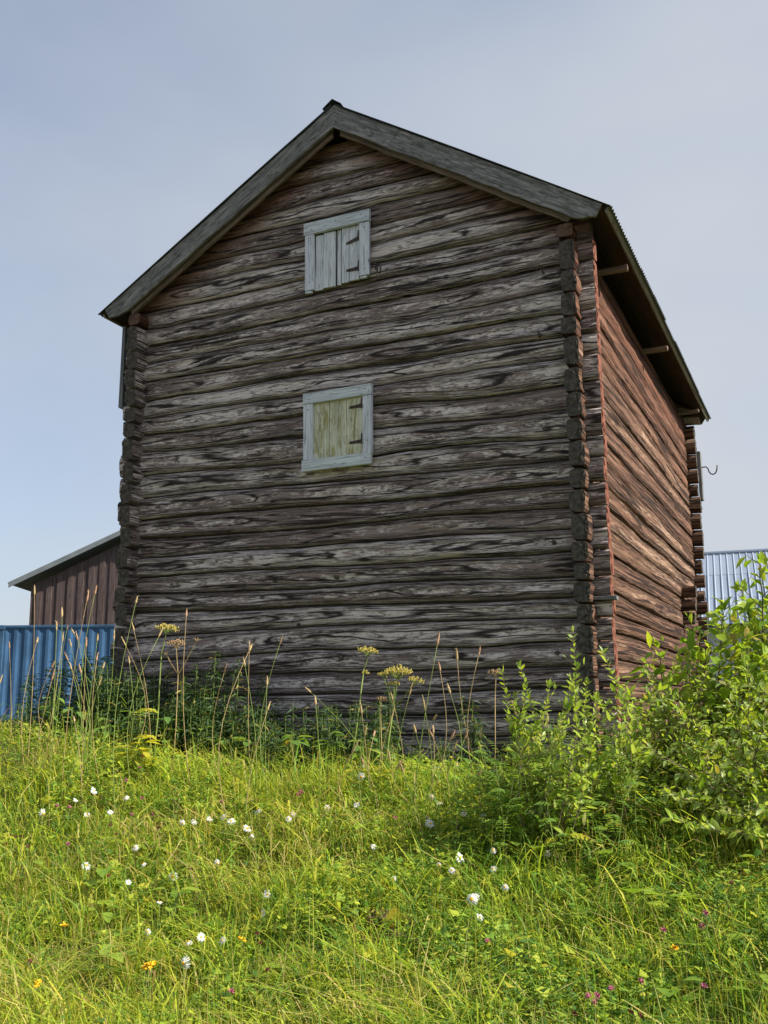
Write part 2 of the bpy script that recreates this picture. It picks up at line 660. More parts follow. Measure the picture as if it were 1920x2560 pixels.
    me.polygons.foreach_set('use_smooth', [m == 0 for m in mi])
    at = me.attributes.new('gc', 'FLOAT_VECTOR', 'POINT')
    at.data.foreach_set('vector', np.asarray(gg, np.float32).ravel())
    if prot is not None:
        co = np.asarray(vv)
        at = me.attributes.new('prot', 'FLOAT', 'POINT')
        at.data.foreach_set('value', np.asarray(prot(co), np.float32))
    me.update()
    return me


def line(zl, zr, sd):
    def f(a):
        t = (a + 3.0) / 6.0
        return zl + (zr - zl) * t + (fbm(a * .75, a * 0 + sd, sd, 4) - .5) * .085
    return f


def front_prot(co):
    d = roof_top(co[:, 0]) - co[:, 2]               # distance below the roof
    return np.clip(1.2 - d / .75, 0, 1) * .85 + .14


jl = [line(a, b, i + 2) for i, (a, b) in enumerate(zip(ZL, ZR))]
for i in range(len(ZL) - 1):
    f0, f1 = jl[i], jl[i + 1]
    if i < NE:
        x0, x1 = -3.0 + random.uniform(-.03, .03), 3.0 + random.uniform(-.008, .008)
        me = log_mesh('log', 'x', x0, x1, f0, f1, 0.0, -1, .17, 100 + i, [LOGF, ENDG, ENDR], 190, prot=front_prot,
                      cap_mats=(1, 2))
    else:
        zt = ZL[i + 1]
        lim = lambda x: roof_top(x) - .07
        zmid = (ZL[i] + ZL[i + 1]) / 2 - .02
        xs = np.linspace(-3.1, 3.1, 800)
        ok = xs[(roof_top(xs) - .09 > ZL[i] + .02) & (np.abs(xs) < 2.98)]
        x0, x1 = ok[0], ok[-1]
        me = log_mesh('log', 'x', x0, x1, f0, f1, 0.0, -1, .17, 100 + i, [LOGF, ENDG, ENDG], max(40, int(190 * (x1 - x0) / 6)),
                      prot=front_prot, cut=lim)
    link('log', me, barn)
# back wall: same stack, coarser
for i in range(0, len(ZL) - 1):
    f0, f1 = jl[i], jl[i + 1]
    if i < NE:
        x0, x1 = -3.0, 3.0 + random.uniform(-.035, .03)
        if i in (8, 10):
            f1 = (lambda g_: (lambda a: g_(a) - .035 * ss((a - 2.7) / .1)))(f1)
        me = log_mesh('log', 'x', x0, x1, f0, f1, DEPTH, 1, .17, 200 + i, [LOGS, ENDG, ENDG], 40, 10, 3)
    else:
        xs = np.linspace(-3.1, 3.1, 800)
        ok = xs[roof_top(xs) - .09 > ZL[i] + .02]
        me = log_mesh('log', 'x', ok[0], ok[-1], f0, f1, DEPTH, 1, .17, 200 + i, [LOGF, ENDG, ENDG], 30, 8, 3,
                      cut=lambda x: roof_top(x) - .07)
    link('log', me, barn)


def sline(z, sd, tl):
    return lambda a: z + tl * (a / 7.9 - .5) + (fbm(a * .7, a * 0 + sd, sd, 3) - .5) * .05


def side_prot(co):
    return np.clip(1.0 - (5.2 - co[:, 2]) / 3.2, 0, 1) * .8


# the two long walls, notched half a log higher than the gables
for side, outer, sign, zz in ((0, 2.86, 1, ZR), (1, -2.86, -1, ZL)):
    zs = [zz[0] + .02] + [(zz[k] + zz[k + 1]) / 2 + random.uniform(-.015, .015) for k in range(0, NE)]
    zs[-1] = 5.19
    fl_ = [sline(z, 300 + 40 * side + k, random.uniform(-.05, .05)) for k, z in enumerate(zs)]
    for k in range(len(zs) - 1):
        y0 = -.165 + random.uniform(-.022, .02)
        me = log_mesh('log', 'y', y0, DEPTH + .16 + random.uniform(-.03, .03), fl_[k], fl_[k + 1], outer, sign,
                      .165, 400 + 40 * side + k, [LOGS if side == 0 else LOGF, ENDG, ENDG], 170 if side == 0 else 30,
                      22 if side == 0 else 12, 4, prot=side_prot if side == 0 else None, end_shape=.05, flat=.30)
        link('log', me, barn)
# added dark lining inside the walls, stops light leaking through the log joints
DARKL = plain('light_block_dark', (.045, .038, .028), .95, .4, 20)
for c_, d_ in (((0, .10, 2.5), (5.5, .07, 5.3)), ((0, DEPTH - .10, 2.5), (5.5, .07, 5.3)), ((2.76, DEPTH / 2, 2.5), (.07, DEPTH - .3, 5.3)), ((-2.76, DEPTH / 2, 2.5), (.07, DEPTH - .3, 5.3))):
    mb = MB()
    mb.box(c_, d_)
    mb.build('light_block_lining', DARKL, barn)
for yy in (.085, DEPTH - .10):
    mb = MB()
    A = [(-2.75, 5.16), (2.75, 5.16), (RIDGE_X, 7.0)]
    for q0, q1 in ((0, 1), (1, 2), (2, 0)):
        mb.poly([(A[q0][0], yy, A[q0][1]), (A[q1][0], yy, A[q1][1]), (A[q1][0], yy + .05, A[q1][1]), (A[q0][0], yy + .05, A[q0][1])])
    mb.poly([(a[0], yy, a[1]) for a in A])
    mb.poly([(a[0], yy + .05, a[1]) for a in A[::-1]])
    mb.build('light_block_lining', DARKL, barn)
# short ends of the inner wall's logs, sticking out of the long wall
for k in range(3):
    z0 = 1.62 + .2 * k
    me = log_mesh('log', 'x', 2.4, 3.02 + .02 * k, (lambda a, z=z0: z + a * 0), (lambda a, z=z0: z + .19 + a * 0), 5.95, -1, .17, 700 + k,
                  [LOGS, ENDG, ENDG], 8, 10, 3)
    link('log', me, barn)

# foundation stones
for k, (x, y) in enumerate([(-2.8, .1), (-1.2, .15), (.4, .1), (1.7, .14), (2.8, .1), (2.75, 2.2), (2.8, 4.4), (2.75, 6.4), (2.8, 7.8)]):
    s = np.random.default_rng(k)
    mb = MB()
    n = 9
    rr = [.26 * s.uniform(.8, 1.15) for _ in range(n)]
    for z0, z1, q0, q1 in ((-.75, -.32, 1.05, 1.0), (-.32, -.19, 1.0, .8)):
        P0 = [(x + q0 * rr[i] * math.cos(6.283 * i / n), y + q0 * rr[i] * math.sin(6.283 * i / n), z0) for i in range(n)]
        P1 = [(x + q1 * rr[i] * math.cos(6.283 * i / n), y + q1 * rr[i] * math.sin(6.283 * i / n), z1) for i in range(n)]
        for i in range(n):
            mb.poly([P0[i], P0[(i + 1) % n], P1[(i + 1) % n], P1[i]])
    mb.poly(P1)
    mb.build('foundation_stone', STONE, barn)

# ---- roof
SLR = math.atan2(RIDGE_Z - EAVE_Z, EAVE_X - RIDGE_X)
SLL = math.atan2(RIDGE_Z - EAVE_Z, EAVE_X + RIDGE_X)


def roof_frame(side):
    """origin at ridge, u down the slope, n upwards"""
    if side == 0:
        u = Vector((math.cos(SLR), 0, -math.sin(SLR)))
        return Vector((RIDGE_X, 0, RIDGE_Z)), u, Vector((math.sin(SLR), 0, math.cos(SLR))), (EAVE_X - RIDGE_X) / math.cos(SLR)
    u = Vector((-math.cos(SLL), 0, -math.sin(SLL)))
    return Vector((RIDGE_X, 0, RIDGE_Z)), u, Vector((-math.sin(SLL), 0, math.cos(SLL))), (EAVE_X + RIDGE_X) / math.cos(SLL)


YA, YB = -.26, 8.16
for side in (0, 1):
    o, u, n, L = roof_frame(side)
    # corrugated sheets, each overlapping the next by one wave
    nsh = 10
    wsh = (YB - YA) / nsh
    for k in range(nsh):
        ys = np.linspace(YA + k * wsh - (.03 if k else 0), YA + (k + 1) * wsh, 97)
        hh = .010 * np.sin(ys / .076 * 2 * math.pi)
        lift = .010 + (.003 if k % 2 else 0)
        vs = np.linspace(.02, L + .05 + random.uniform(-.01, .01), 5)
        V = []
        for v in vs:
            sag = .006 * math.sin(k * 1.7 + v)
            for y, h in zip(ys, hh):
                V.append(o + u * v + n * (h + lift + sag) + Vector((0, y, 0)))
        V = np.array([tuple(p) for p in V])
        m_ = len(ys)
        i, j = np.meshgrid(np.arange(4), np.arange(m_ - 1), indexing='ij')
        q = (i * m_ + j).ravel()
        F = np.stack([q, q + m_, q + m_ + 1, q + 1], 1)
        if side == 1:
            F = F[:, ::-1]
        sh = link('roof_sheet', mesh_np('roof_sheet', V, F, ROOFM, smooth=True), barn)
        sd = sh.modifiers.new('thickness', 'SOLIDIFY')
        sd.thickness = .0025
    # roof boards running along the ridge direction
    nb = 9
    for k in range(nb):
        c = L * (k + .5) / nb
        mb = MB()
        w = L / nb - .015
        P = []
        for dn in (-.038, -.012):
            for (du, yy) in ((-w / 2, YA + .06), (w / 2, YA + .06), (w / 2, YB - .05), (-w / 2, YB - .05)):
                P.append(o + u * (c + du) + n * dn + Vector((0, yy, 0)))
        mb.hexa(P)
        mb.build('roof_board', SARK, barn)
    # eave board along the drip edge
    mb = MB()
    P = []
    for dn in (-.062, -.006):
        for (du, yy) in ((L - .002, YA + .05), (L + .022, YA + .05), (L + .022, YB - .04), (L - .002, YB - .04)):
            P.append(o + u * du + n * dn + Vector((0, yy, 0)))
    mb.hexa(P)
    mb.build('eave_board', PALEW, barn)
    # bargeboards (front and back), rough sawn with an uneven lower edge, and the trim board behind
    for yy, nm in ((-.235, 'f'), (8.12, 'b')):
        for part in (0, 1):
            nsg = 60
            w0, th, dy, dn0 = ((.235, .034, 0.0, -.006), (.10, .03, .07 if nm == 'f' else -.07, -.185))[part]
            L0, L1 = (0.0, L - .055) if part == 0 else (.10, L - .33)
            us = np.linspace(L0, L1, nsg + 1)
            slope = SLR if side == 0 else SLL
            V, F = [], []
            for q, uu in enumerate(us):
                e1 = dn0 + (vnoise(uu * 5, 1, side + 3) - .5) * .012
                e2 = dn0 - w0 + (fbm(uu * 4, 2.5, side + 7) - .5) * .03
                if part == 0 and uu > L - .30:
                    e2 = dn0 - w0 + .10 * ((uu - (L - .30)) / .245) ** 1.5 + random.uniform(-.010, .010)
                # plumb cut at the ridge: shift the lower edge
                for e, sh_ in ((e1, 0.0), (e2, 0.0)):
                    base = o + u * uu
                    if uu < .4:
                        # keep the joint vertical at the ridge
                        k_ = 1 - uu / .4
                        sft = (-e) * math.tan(slope) * k_
                        base = o + u * (uu + sft)
                    for t_ in (0, th):
                        V.append(tuple(base + n * e + Vector((0, yy + dy + t_, 0))))
            for q in range(nsg):
                a = q * 4
                b2 = a + 4
                F += [(a, a + 2, b2 + 2, b2), (a + 1, b2 + 1, b2 + 3, a + 3), (a, b2, b2 + 1, a + 1), (a + 2, a + 3, b2 + 3, b2 + 2)]
            F += [(0, 1, 3, 2), (nsg * 4, nsg * 4 + 2, nsg * 4 + 3, nsg * 4 + 1)]
            me = bpy.data.meshes.new('bargeboard')
            # lay the board out along its own length so that its grain runs along it
            loc = o + Vector((0, yy, 0))
            rotm = Matrix((u, Vector((0, 1, 0)), n)).transposed()
            inv = rotm.inverted()
            me.from_pydata([tuple(inv @ (Vector(p) - loc)) for p in V], [], F)
            me.materials.append(BARGE if part == 0 else RAKE)
            me.update()
            ob = link('bargeboard' if part == 0 else 'rake_trim', me, barn)
            mt = rotm.to_4x4()
            mt.translation = loc
            ob.matrix_local = mt
# ridge cap: one bent sheet
mb = MB()
oR, uR, nR, _L = roof_frame(0)
oL, uL, nL, _L = roof_frame(1)
sec = [oL + uL * .135 + nL * .022, oL + uL * .12 + nL * .030, Vector((RIDGE_X, 0, RIDGE_Z + .050)), oR + uR * .12 + nR * .030, oR + uR * .135 + nR * .022]
low = [p + Vector((0, 0, -.004)) for p in sec]
ring = sec + low[::-1]
ya, yb = Vector((0, YA - .02, 0)), Vector((0, YB + .02, 0))
for k in range(len(ring)):
    a, b_ = ring[k], ring[(k + 1) % len(ring)]
    mb.poly([a + ya, b_ + ya, b_ + yb, a + yb])
for k in range(4):
    mb.poly([sec[k] + ya, sec[k + 1] + ya, low[k + 1] + ya, low[k] + ya])
mb.build('ridge_cap', ROOFM, barn)
# ridge purlin and beams under the eaves
mb = MB()
mb.tube([(RIDGE_X, -.16, RIDGE_Z - .14), (RIDGE_X, 4, RIDGE_Z - .135), (RIDGE_X, 8.05, RIDGE_Z - .14)], .075, 10)
mb.build('ridge_beam', RAKE, barn, True)
for sx_ in (1, -1):
    for y in (1.0, 3.8, 7.05):
        mb = MB()
        mb.box((sx_ * 2.95, y, 5.235), (.46, .085, .055), jit=.006)
        mb.build('eave_beam', RAKE, barn, bevel=.004)
    # wall plate under the roof, weathered red-brown
    me = log_mesh('wall_plate', 'y', -.16, DEPTH + .15, lambda a: 5.17 + a * 0, lambda a: 5.33 + a * 0, sx_ * 2.86, sx_, .17, 800 + sx_, [LOGS, WPE, ENDG], 60, 12, 4,
                  prot=lambda co: np.ones(len(co)))
    link('wall_plate', me, barn)

# ---- hatches
def board(mb_args, name, mat, parent, bev=.004):
    mb = MB()
    c, d = mb_args[:2]
    ob = None
    mb.box((0, 0, 0), d, jit=.003)
    ob = mb.build(name, mat, parent, bevel=bev, loc=c)
    if len(mb_args) > 2:
        ob.rotation_euler = (0, mb_args[2], 0)
    return ob


def strap(parent, x0, x1, z, tilt=0.0, pin=True):
    mb = MB()
    a = Vector((x0, -.034, z - tilt))
    b_ = Vector((x1, -.034, z))
    d = (b_ - a)
    for k in range(6):
        t0, t1 = k / 6, (k + 1) / 6
        w0, w1 = .015 + .008 * t0, .015 + .008 * t1
        p0, p1 = a + d * t0, a + d * t1
        mb.hexa([p0 + Vector((0, .006, -w0)), p1 + Vector((0, .006, -w1)), p1 + Vector((0, -.006, -w1)), p0 + Vector((0, -.006, -w0)),
                 p0 + Vector((0, .006, w0)), p1 + Vector((0, .006, w1)), p1 + Vector((0, -.006, w1)), p0 + Vector((0, -.006, w0))])
    if pin:
        mb.tube([b_ + Vector((.004, -.012, -.035)), b_ + Vector((.008, -.02, .02)), b_ + Vector((.004, -.016, .085))], [.014, .016, .010], 8)
    for t in (.2, .7):
        p = a + d * t
        mb.tube([p + Vector((0, -.006, 0)), p + Vector((0, -.012, 0))], .007, 6)
    return mb.build('hinge', IRON, parent)


# upper hatch: pale planks, no sill board
h1 = MB()
h1.box((.05, .03, 5.58), (.66, .05, .70))
h1 = h1.build('hatch', SARK, barn)
tag(h1, 'upper hatch with bleached grey planks and no bottom frame board')
board(((.05, -.052, 5.985), (.86, .052, .145), -.008), 'frame_board', FRAME_H, h1)
board(((-.308, -.047, 5.555), (.118, .044, .70)), 'frame_board', FRAME_V, h1)
board(((.408, -.047, 5.58), (.125, .044, .65)), 'frame_board', FRAME_V, h1)
board(((-.318, -.044, 5.188), (.085, .036, .03)), 'frame_board', FRAME_V, h1)
board(((.395, -.044, 5.238), (.08, .036, .03)), 'frame_board', FRAME_V, h1)
board(((-.190, -.018, 5.545), (.100, .03, .69), .01), 'plank', PLANK_U, h1, .003)
board(((-.058, -.020, 5.555), (.158, .03, .69), .008), 'plank', PLANK_U, h1, .003)
board(((.066, -.014, 5.56), (.050, .02, .69)), 'plank', PLANK_U, h1, .003)
board(((.150, -.022, 5.565), (.090, .03, .68)), 'plank', PLANK_U, h1, .003)
board(((.264, -.018, 5.57), (.130, .026, .67)), 'plank', PLANK_U, h1, .003)
strap(h1, .165, .325, 5.745, .045)
strap(h1, .165, .325, 5.37, .004)

# lower hatch: mossy planks, framed all round
h2 = MB()
h2.box((.055, .03, 3.48), (.66, .05, .70))
h2 = h2.build('hatch', SARK, barn)
tag(h2, 'lower hatch with yellow-green mossy planks framed all round')
board(((.062, -.052, 3.885), (.865, .052, .125), -.004), 'frame_board', FRAME_H, h2)
board(((.052, -.054, 3.095), (.865, .056, .130), -.004), 'frame_board', FRAME_H, h2)
board(((-.308, -.047, 3.492), (.118, .044, .66)), 'frame_board', FRAME_V, h2)
board(((.435, -.047, 3.490), (.112, .044, .66)), 'frame_board', FRAME_V, h2)
board(((-.155, -.020, 3.48), (.195, .03, .69)), 'plank', PLANK_L, h2, .003)
board(((.055, -.017, 3.48), (.215, .03, .69)), 'plank', PLANK_L, h2, .003)
board(((.268, -.021, 3.48), (.200, .03, .69)), 'plank', PLANK_L, h2, .003)
strap(h2, .205, .36, 3.72, .006)
strap(h2, .205, .36, 3.31, .006)

nail_mb = MB()
nail_mb.tube([(0, .004, 0), (0, -.003, 0), (0, -.005, 0)], [.006, .006, .003], 6)
nail_me = nail_mb.mesh('nail', IRON)
for hh_, pts in ((h1, [(-.34, 5.99), (-.28, 5.96), (.38, 6.01), (.44, 5.97), (-.31, 5.86), (-.30, 5.30), (.41, 5.84), (.42, 5.33), (.05, 6.0)]),
                 (h2, [(-.34, 3.89), (-.29, 3.87), (.42, 3.90), (.46, 3.87), (-.33, 3.10), (-.28, 3.09), (.42, 3.11), (.05, 3.08), (-.31, 3.75), (.44, 3.3)])):
    for x_, z_ in pts:
        link('nail', nail_me, hh_, (x_, -.080 if (z_ > 5.9 or z_ < 3.15 or 3.86 < z_ < 4) else -.071, z_))
# iron hooks, pegs and odd boards on the walls
mb = MB()
mb.tube([(.505, .0, 5.40), (.515, -.05, 5.395), (.555, -.07, 5.36), (.585, -.06, 5.335)], .008, 6)
mb.tube([(.52, .01, 5.335), (.54, -.06, 5.335), (.60, -.075, 5.335), (.62, -.075, 5.30), (.615, -.08, 5.25), (.605, -.07, 5.23)], .009, 6)
mb.tube([(.575, -.07, 5.33), (.575, -.075, 5.26)], .009, 6)
mb.tube([(.47, -.07, 5.43), (.53, -.075, 5.37), (.60, -.075, 5.34)], .008, 6)
mb.build('iron_hook', IRON, barn, True)
mb = MB()
mb.tube([(2.44, .02, 4.98), (2.44, -.05, 4.97), (2.47, -.06, 4.91), (2.49, -.05, 4.86)], .009, 6)
mb.build('iron_hook', IRON, barn, True)
mb = MB()
mb.box((3.035, 7.92, 4.32), (.06, .16, .86), jit=.005)
mb.build('hoist_board', GREYW, barn, bevel=.005)
mb = MB()
mb.tube([(3.06, 7.9, 4.47), (3.14, 7.9, 4.47), (3.17, 7.9, 4.44), (3.185, 7.9, 4.38), (3.21, 7.9, 4.34), (3.25, 7.9, 4.325), (3.29, 7.9, 4.345), (3.315, 7.9, 4.40), (3.325, 7.9, 4.48)], .011, 8)
mb.build('hoist_hook', IRON, barn, True)
mb = MB()
mb.box((-3.062, .085, 4.72), (.05, .15, 1.1), jit=.006)
mb.build('side_board', GREYW, barn, bevel=.005)
mb = MB()
mb.box((-3.02, .20, 4.72), (.10, .05, .5))
mb.build('side_board_cleat', GREYW, barn)
mb = MB()
mb.hexa([(2.80, -.03, 1.42), (3.07, -.06, 1.405), (3.07, .02, 1.405), (2.80, .03, 1.42), (2.80, -.03, 1.45), (3.07, -.06, 1.445), (3.07, .02, 1.445), (2.80, .03, 1.45)])
mb.build('wedge', GREYW, barn, bevel=.004)
# wooden pegs and knots on the gable logs
for x, z, r_ in ((2.40, 4.22, .022), (2.42, 3.20, .022), (2.46, 2.02, .022), (.02, 1.82, .024), (.08, .94, .026), (2.45, .92, .022), (-1.9, 1.75, .02), (-.45, 1.32, .016)):
    mb = MB()
    mb.tube([(x, .03, z), (x, -.012, z), (x, -.016, z)], [r_, r_, r_ * .7], 9)
    mb.build('peg', ENDG, barn)

# ------------------------------------------------------------------ background: container, shed, metal-roofed hall
def frame_of(origin, direction):
    d = Vector((direction[0], direction[1], 0)).normalized()
    return Vector(origin), d, Vector((-d.y, d.x, 0))


BLUE = plain('blue_container_paint', (.050, .125, .245), .65, .3, 1.3)
BLUED = plain('blue_container_rail', (.050, .115, .205), .6, .35, 3)
cont = thing('shipping_container', 'blue corrugated shipping container left of the log building', 'container', (-12.64, 12.26, .2))
cont.rotation_euler = (0, 0, math.atan2(.412, .911))
HC, LC, WC = 2.44, 6.06, 2.44
# wall of trapezoid corrugations, local x along, -y towards the viewer
mb = MB()
x = -LC / 2 + .1
prof = []
while x < LC / 2 - .1:
    for dx, dy in ((0, 0), (.072, 0), (.14, .026), (.212, .026), (.278, 0)):
        prof.append((x + dx, -WC / 2 + .01 + dy))
    x += .278
for a, b_ in zip(prof[:-1], prof[1:]):
    if b_[0] - a[0] > 1e-6:
        mb.poly([(a[0], a[1], .14), (b_[0], b_[1], .14), (b_[0], b_[1], HC - .07), (a[0], a[1], HC - .07)])
mb.build('corrugated_wall', BLUE, cont)
for z, nm, h in ((.07, 'bottom_rail', .14), (HC - .025, 'top_rail', .06)):
    for y in (-1, 1):
        mb = MB()
        mb.box((0, y * (WC / 2 - .03), z), (LC - .2, .085, h))
        mb.build(nm, BLUED, cont, bevel=.006)
for sx_ in (-1, 1):
    for sy in (-1, 1):
        mb = MB()
        mb.box((sx_ * (LC / 2 - .05), sy * (WC / 2 - .05), HC / 2), (.13, .13, HC - .02))
        mb.build('corner_post', BLUED, cont, bevel=.01)
        for z in (.06, HC - .05):
            mb = MB()
            mb.box((sx_ * (LC / 2 - .05), sy * (WC / 2 - .05), z), (.178, .165, .118))
            mb.build('corner_casting', BLUED, cont, bevel=.012)
mb = MB()
mb.box((0, 0, HC - .05), (LC - .24, WC - .2, .03))
mb.build('container_roof', BLUE, cont)
mb = MB()
mb.box((0, WC / 2 - .02, HC / 2), (LC - .24, .03, HC - .2))
mb.build('back_wall', BLUE, cont)
for sx_ in (-1, 1):
    mb = MB()
    mb.box((sx_ * (LC / 2 - .04), 0, HC / 2), (.04, WC - .25, HC - .2))
    mb.build('container_end', BLUE, cont)

SHEDW = wood_board('shed_boards', (.062, .042, .040), (.135, .098, .092), 2, (.17, .14, .135), .5, .62)
SHEDR = plain('shed_roof_edge', (.20, .22, .23), .7, .2, 2)
shed = thing('wooden_shed', 'dark reddish-brown board shed with a sloping roof behind the blue container', 'shed', (-18.65, 14.8, 0.1))
shed.rotation_euler = (0, 0, math.atan2(.412, .911))
# wall facing the viewer rises to the right; the far half mirrors it
SW, SD, S0, SP = 7.4, 6.0, 4.70, .475
nb = 44
for k in range(nb):
    x0 = SW * k / nb
    w = SW / nb
    x1 = x0 + w + .006
    top = lambda q: S0 - .36 + SP * min(q, SW - q)
    yo = random.uniform(-.006, .006) - (.026 if k % 2 else 0)
    mb = MB()
    mb.hexa([(x0, yo, -.3), (x1, yo, -.3), (x1, yo + .03, -.3), (x0, yo + .03, -.3),
             (x0, yo, top(x0)), (x1, yo, top(x1)), (x1, yo + .03, top(x1)), (x0, yo + .03, top(x0))])
    mb.build('wall_board', SHEDW, shed)
mb = MB()
mb.box((SW / 2, SD / 2, 1.8), (SW - .1, SD - .1, 4.0))
mb.build('shed_core', SHEDW, shed)
for s_, pa, pb in ((0, (-.62, S0 - .62 * SP - .05), (SW / 2, S0 + SW / 2 * SP - .05)), (1, (SW / 2, S0 + SW / 2 * SP - .05), (SW + .62, S0 - .62 * SP - .05))):
    mb = MB()
    mb.hexa([(pa[0], -.38, pa[1]), (pb[0], -.38, pb[1]), (pb[0], SD + .3, pb[1]), (pa[0], SD + .3, pa[1]),
             (pa[0], -.38, pa[1] + .05), (pb[0], -.38, pb[1] + .05), (pb[0], SD + .3, pb[1] + .05), (pa[0], SD + .3, pa[1] + .05)])
    mb.build('roof_panel', SHEDR, shed)
    mb = MB()
    d_ = .17
    mb.hexa([(pa[0] + .03, -.41, pa[1] - d_ + .05), (pb[0], -.41, pb[1] - d_ + .05), (pb[0], -.385, pb[1] - d_ + .05), (pa[0] + .03, -.385, pa[1] - d_ + .05),
             (pa[0] + .03, -.41, pa[1] + .03), (pb[0], -.41, pb[1] + .03), (pb[0], -.385, pb[1] + .03), (pa[0] + .03, -.385, pa[1] + .03)])
    mb.build('fascia_board', SHEDR, shed)

HALLR = plain('pale_blue_metal_roof', (.24, .285, .355), .5, .1, .6, .05)
HALLS = plain('roof_seam', (.42, .48, .56), .45, .05, 2, .1)
HALLW = plain('hall_wall', (.45, .46, .47), .8, .1, 1)
hall = thing('metal_roof_hall', 'long hall with a pale blue ribbed metal roof beyond the shrubs', 'building', (-2.15, 24.54, 0.0))
hall.rotation_euler = (0, 0, R(5.4))
HL, HRZ, HEZ, HW = 11.75, 6.15, 3.1, 5.2
mb = MB()
mb.box((HL / 2, HW, HEZ / 2 - .2), (HL - .6, 2 * HW - .8, HEZ + .3))
mb.build('wall', HALLW, hall)
pan = .235
npan = int(HL / pan)
seam_me = None
for k in range(npan):
    for row in range(3):
        t0, t1 = row / 3, (row + 1) / 3 + .004
        mb = MB()
        y0, y1 = HW * (1 - t1), HW * (1 - t0)
        z0, z1 = HRZ - (HRZ - HEZ) * t1, HRZ - (HRZ - HEZ) * t0
        lf = .012 * (2 - row)
        mb.hexa([(k * pan, y0, z0 + lf), ((k + 1) * pan - .004, y0, z0 + lf), ((k + 1) * pan - .004, y1, z1 + lf), (k * pan, y1, z1 + lf),
                 (k * pan, y0, z0 + lf + .01), ((k + 1) * pan - .004, y0, z0 + lf + .01), ((k + 1) * pan - .004, y1, z1 + lf + .01), (k * pan, y1, z1 + lf + .01)])
        mb.build('roof_panel', HALLR, hall)
for k in range(npan + 1):
    if seam_me is None:
        mb = MB()
        mb.hexa([(-.024, -.02, HEZ), (.024, -.02, HEZ), (.024, HW, HRZ), (-.024, HW, HRZ),
                 (-.015, -.02, HEZ + .065), (.015, -.02, HEZ + .065), (.015, HW, HRZ + .065), (-.015, HW, HRZ + .065)])
        seam_me = mb.mesh('roof_rib', HALLS)
    link('roof_rib', seam_me, hall, (k * pan, 0, 0))
mb = MB()
mb.hexa([(0, HW, HRZ - .02), (HL, HW, HRZ - .02), (HL, 2 * HW, HEZ), (0, 2 * HW, HEZ), (0, HW, HRZ), (HL, HW, HRZ), (HL, 2 * HW, HEZ + .03), (0, 2 * HW, HEZ + .03)])
mb.build('back_roof', HALLR, hall)
mb = MB()
mb.tube([(0, HW, HRZ + .06), (HL, HW, HRZ + .06)], .09, 8)
mb.build('ridge_capping', HALLR, hall)

# spruce behind the hall, its left branches just inside the frame
BARK = plain('bark', (.10, .075, .05), .95, .4, 12, bump=.02)
SPRUCE = leaf_mat('spruce_needles', (.012, .022, .010), (.02, .04, .015), (.035, .055, .02), .1, .6)


def leaf_cloud(name, P, D, Nn, L, W, mat, parent, rnd=None, curl=.15, kind=None, pieces=3):
    """joined leaves: P base points, D directions, Nn normals, L lengths, W widths; 6-vertex folded leaf"""
    P, D, Nn = (np.asarray(a, float) for a in (P, D, Nn))
    L = np.asarray(L)[:, None]
    W = np.asarray(W)[:, None]
    D = D / np.linalg.norm(D, axis=1, keepdims=True)
    S = np.cross(D, Nn)
    S /= np.linalg.norm(S, axis=1, keepdims=True) + 1e-9
    U = np.cross(S, D)
    v0 = P
    v1 = P + D * L * .35 + S * W * .5 + U * L * .06
    v2 = P + D * L * .35 - S * W * .5 + U * L * .06
    v3 = P + D * L * .72 + S * W * .36 - U * L * curl * .35
    v4 = P + D * L * .72 - S * W * .36 - U * L * curl * .35
    v5 = P + D * L - U * L * curl
    v6 = P + D * L * .5 - U * L * .05
    V = np.stack([v0, v1, v2, v3, v4, v5, v6], 1).reshape(-1, 3)
    n = len(P)
    b = (np.arange(n) * 7)[:, None]
    T = np.array([[0, 6, 1], [0, 2, 6], [1, 6, 3], [2, 4, 6], [3, 6, 5], [6, 4, 5]])
    F = (b[:, :, None] + T[None]).reshape(-1, 3)
    rnd = np.random.default_rng(len(P)).random(n) if rnd is None else rnd
    me = mesh_np(name, V, F, mat, {'rnd': ('FLOAT', np.repeat(rnd, 7))})
    o = link(name, me, parent)
    if kind:
        tag(o, kind=kind)
    return o


def spruce(loc, h, label):
    t = thing('spruce_tree', label, 'tree', loc)
    mb = MB()
    mb.tube([(0, 0, 0), (0, 0, h * .5), (0, 0, h)], [.22, .13, .02], 9)
    mb.build('trunk', BARK, t, True)
    r_ = np.random.default_rng(5)
    P, D = [], []
    for k in range(150):
        z = h * (.12 + .88 * (k / 150))
        ln = (1 - k / 150) ** .8 * h * .23 + .2
        a = k * 2.4
        d = np.array([math.cos(a), math.sin(a), -.18])
        for q in range(int(14 + ln * 14)):
            s = r_.uniform(.05, 1) * ln
            P.append(np.array([0, 0, z]) + d * s + r_.normal(0, .06, 3))
            D.append(d * .7 + r_.normal(0, .6, 3) + np.array([0, 0, -.3]))
    n = len(P)
    leaf_cloud('crown', P, D, r_.normal(0, 1, (n, 3)), r_.uniform(.2, .45, n), r_.uniform(.05, .1, n), SPRUCE, t)


spruce((3.5, 54.2, -.15), 12.3, 'dark spruce whose branch tips show beyond the pale metal roof')

# ------------------------------------------------------------------ vegetation
CXY = np.array([CAM.x, CAM.y])
FWD = np.array([math.sin(yaw), math.cos(yaw)])
RGT = np.array([math.cos(yaw), -math.sin(yaw)])


def inside_barn(x, y, m=0.0):
    return (np.abs(x) < 2.9 + m) & (y > -.02 - m) & (y < DEPTH + m)


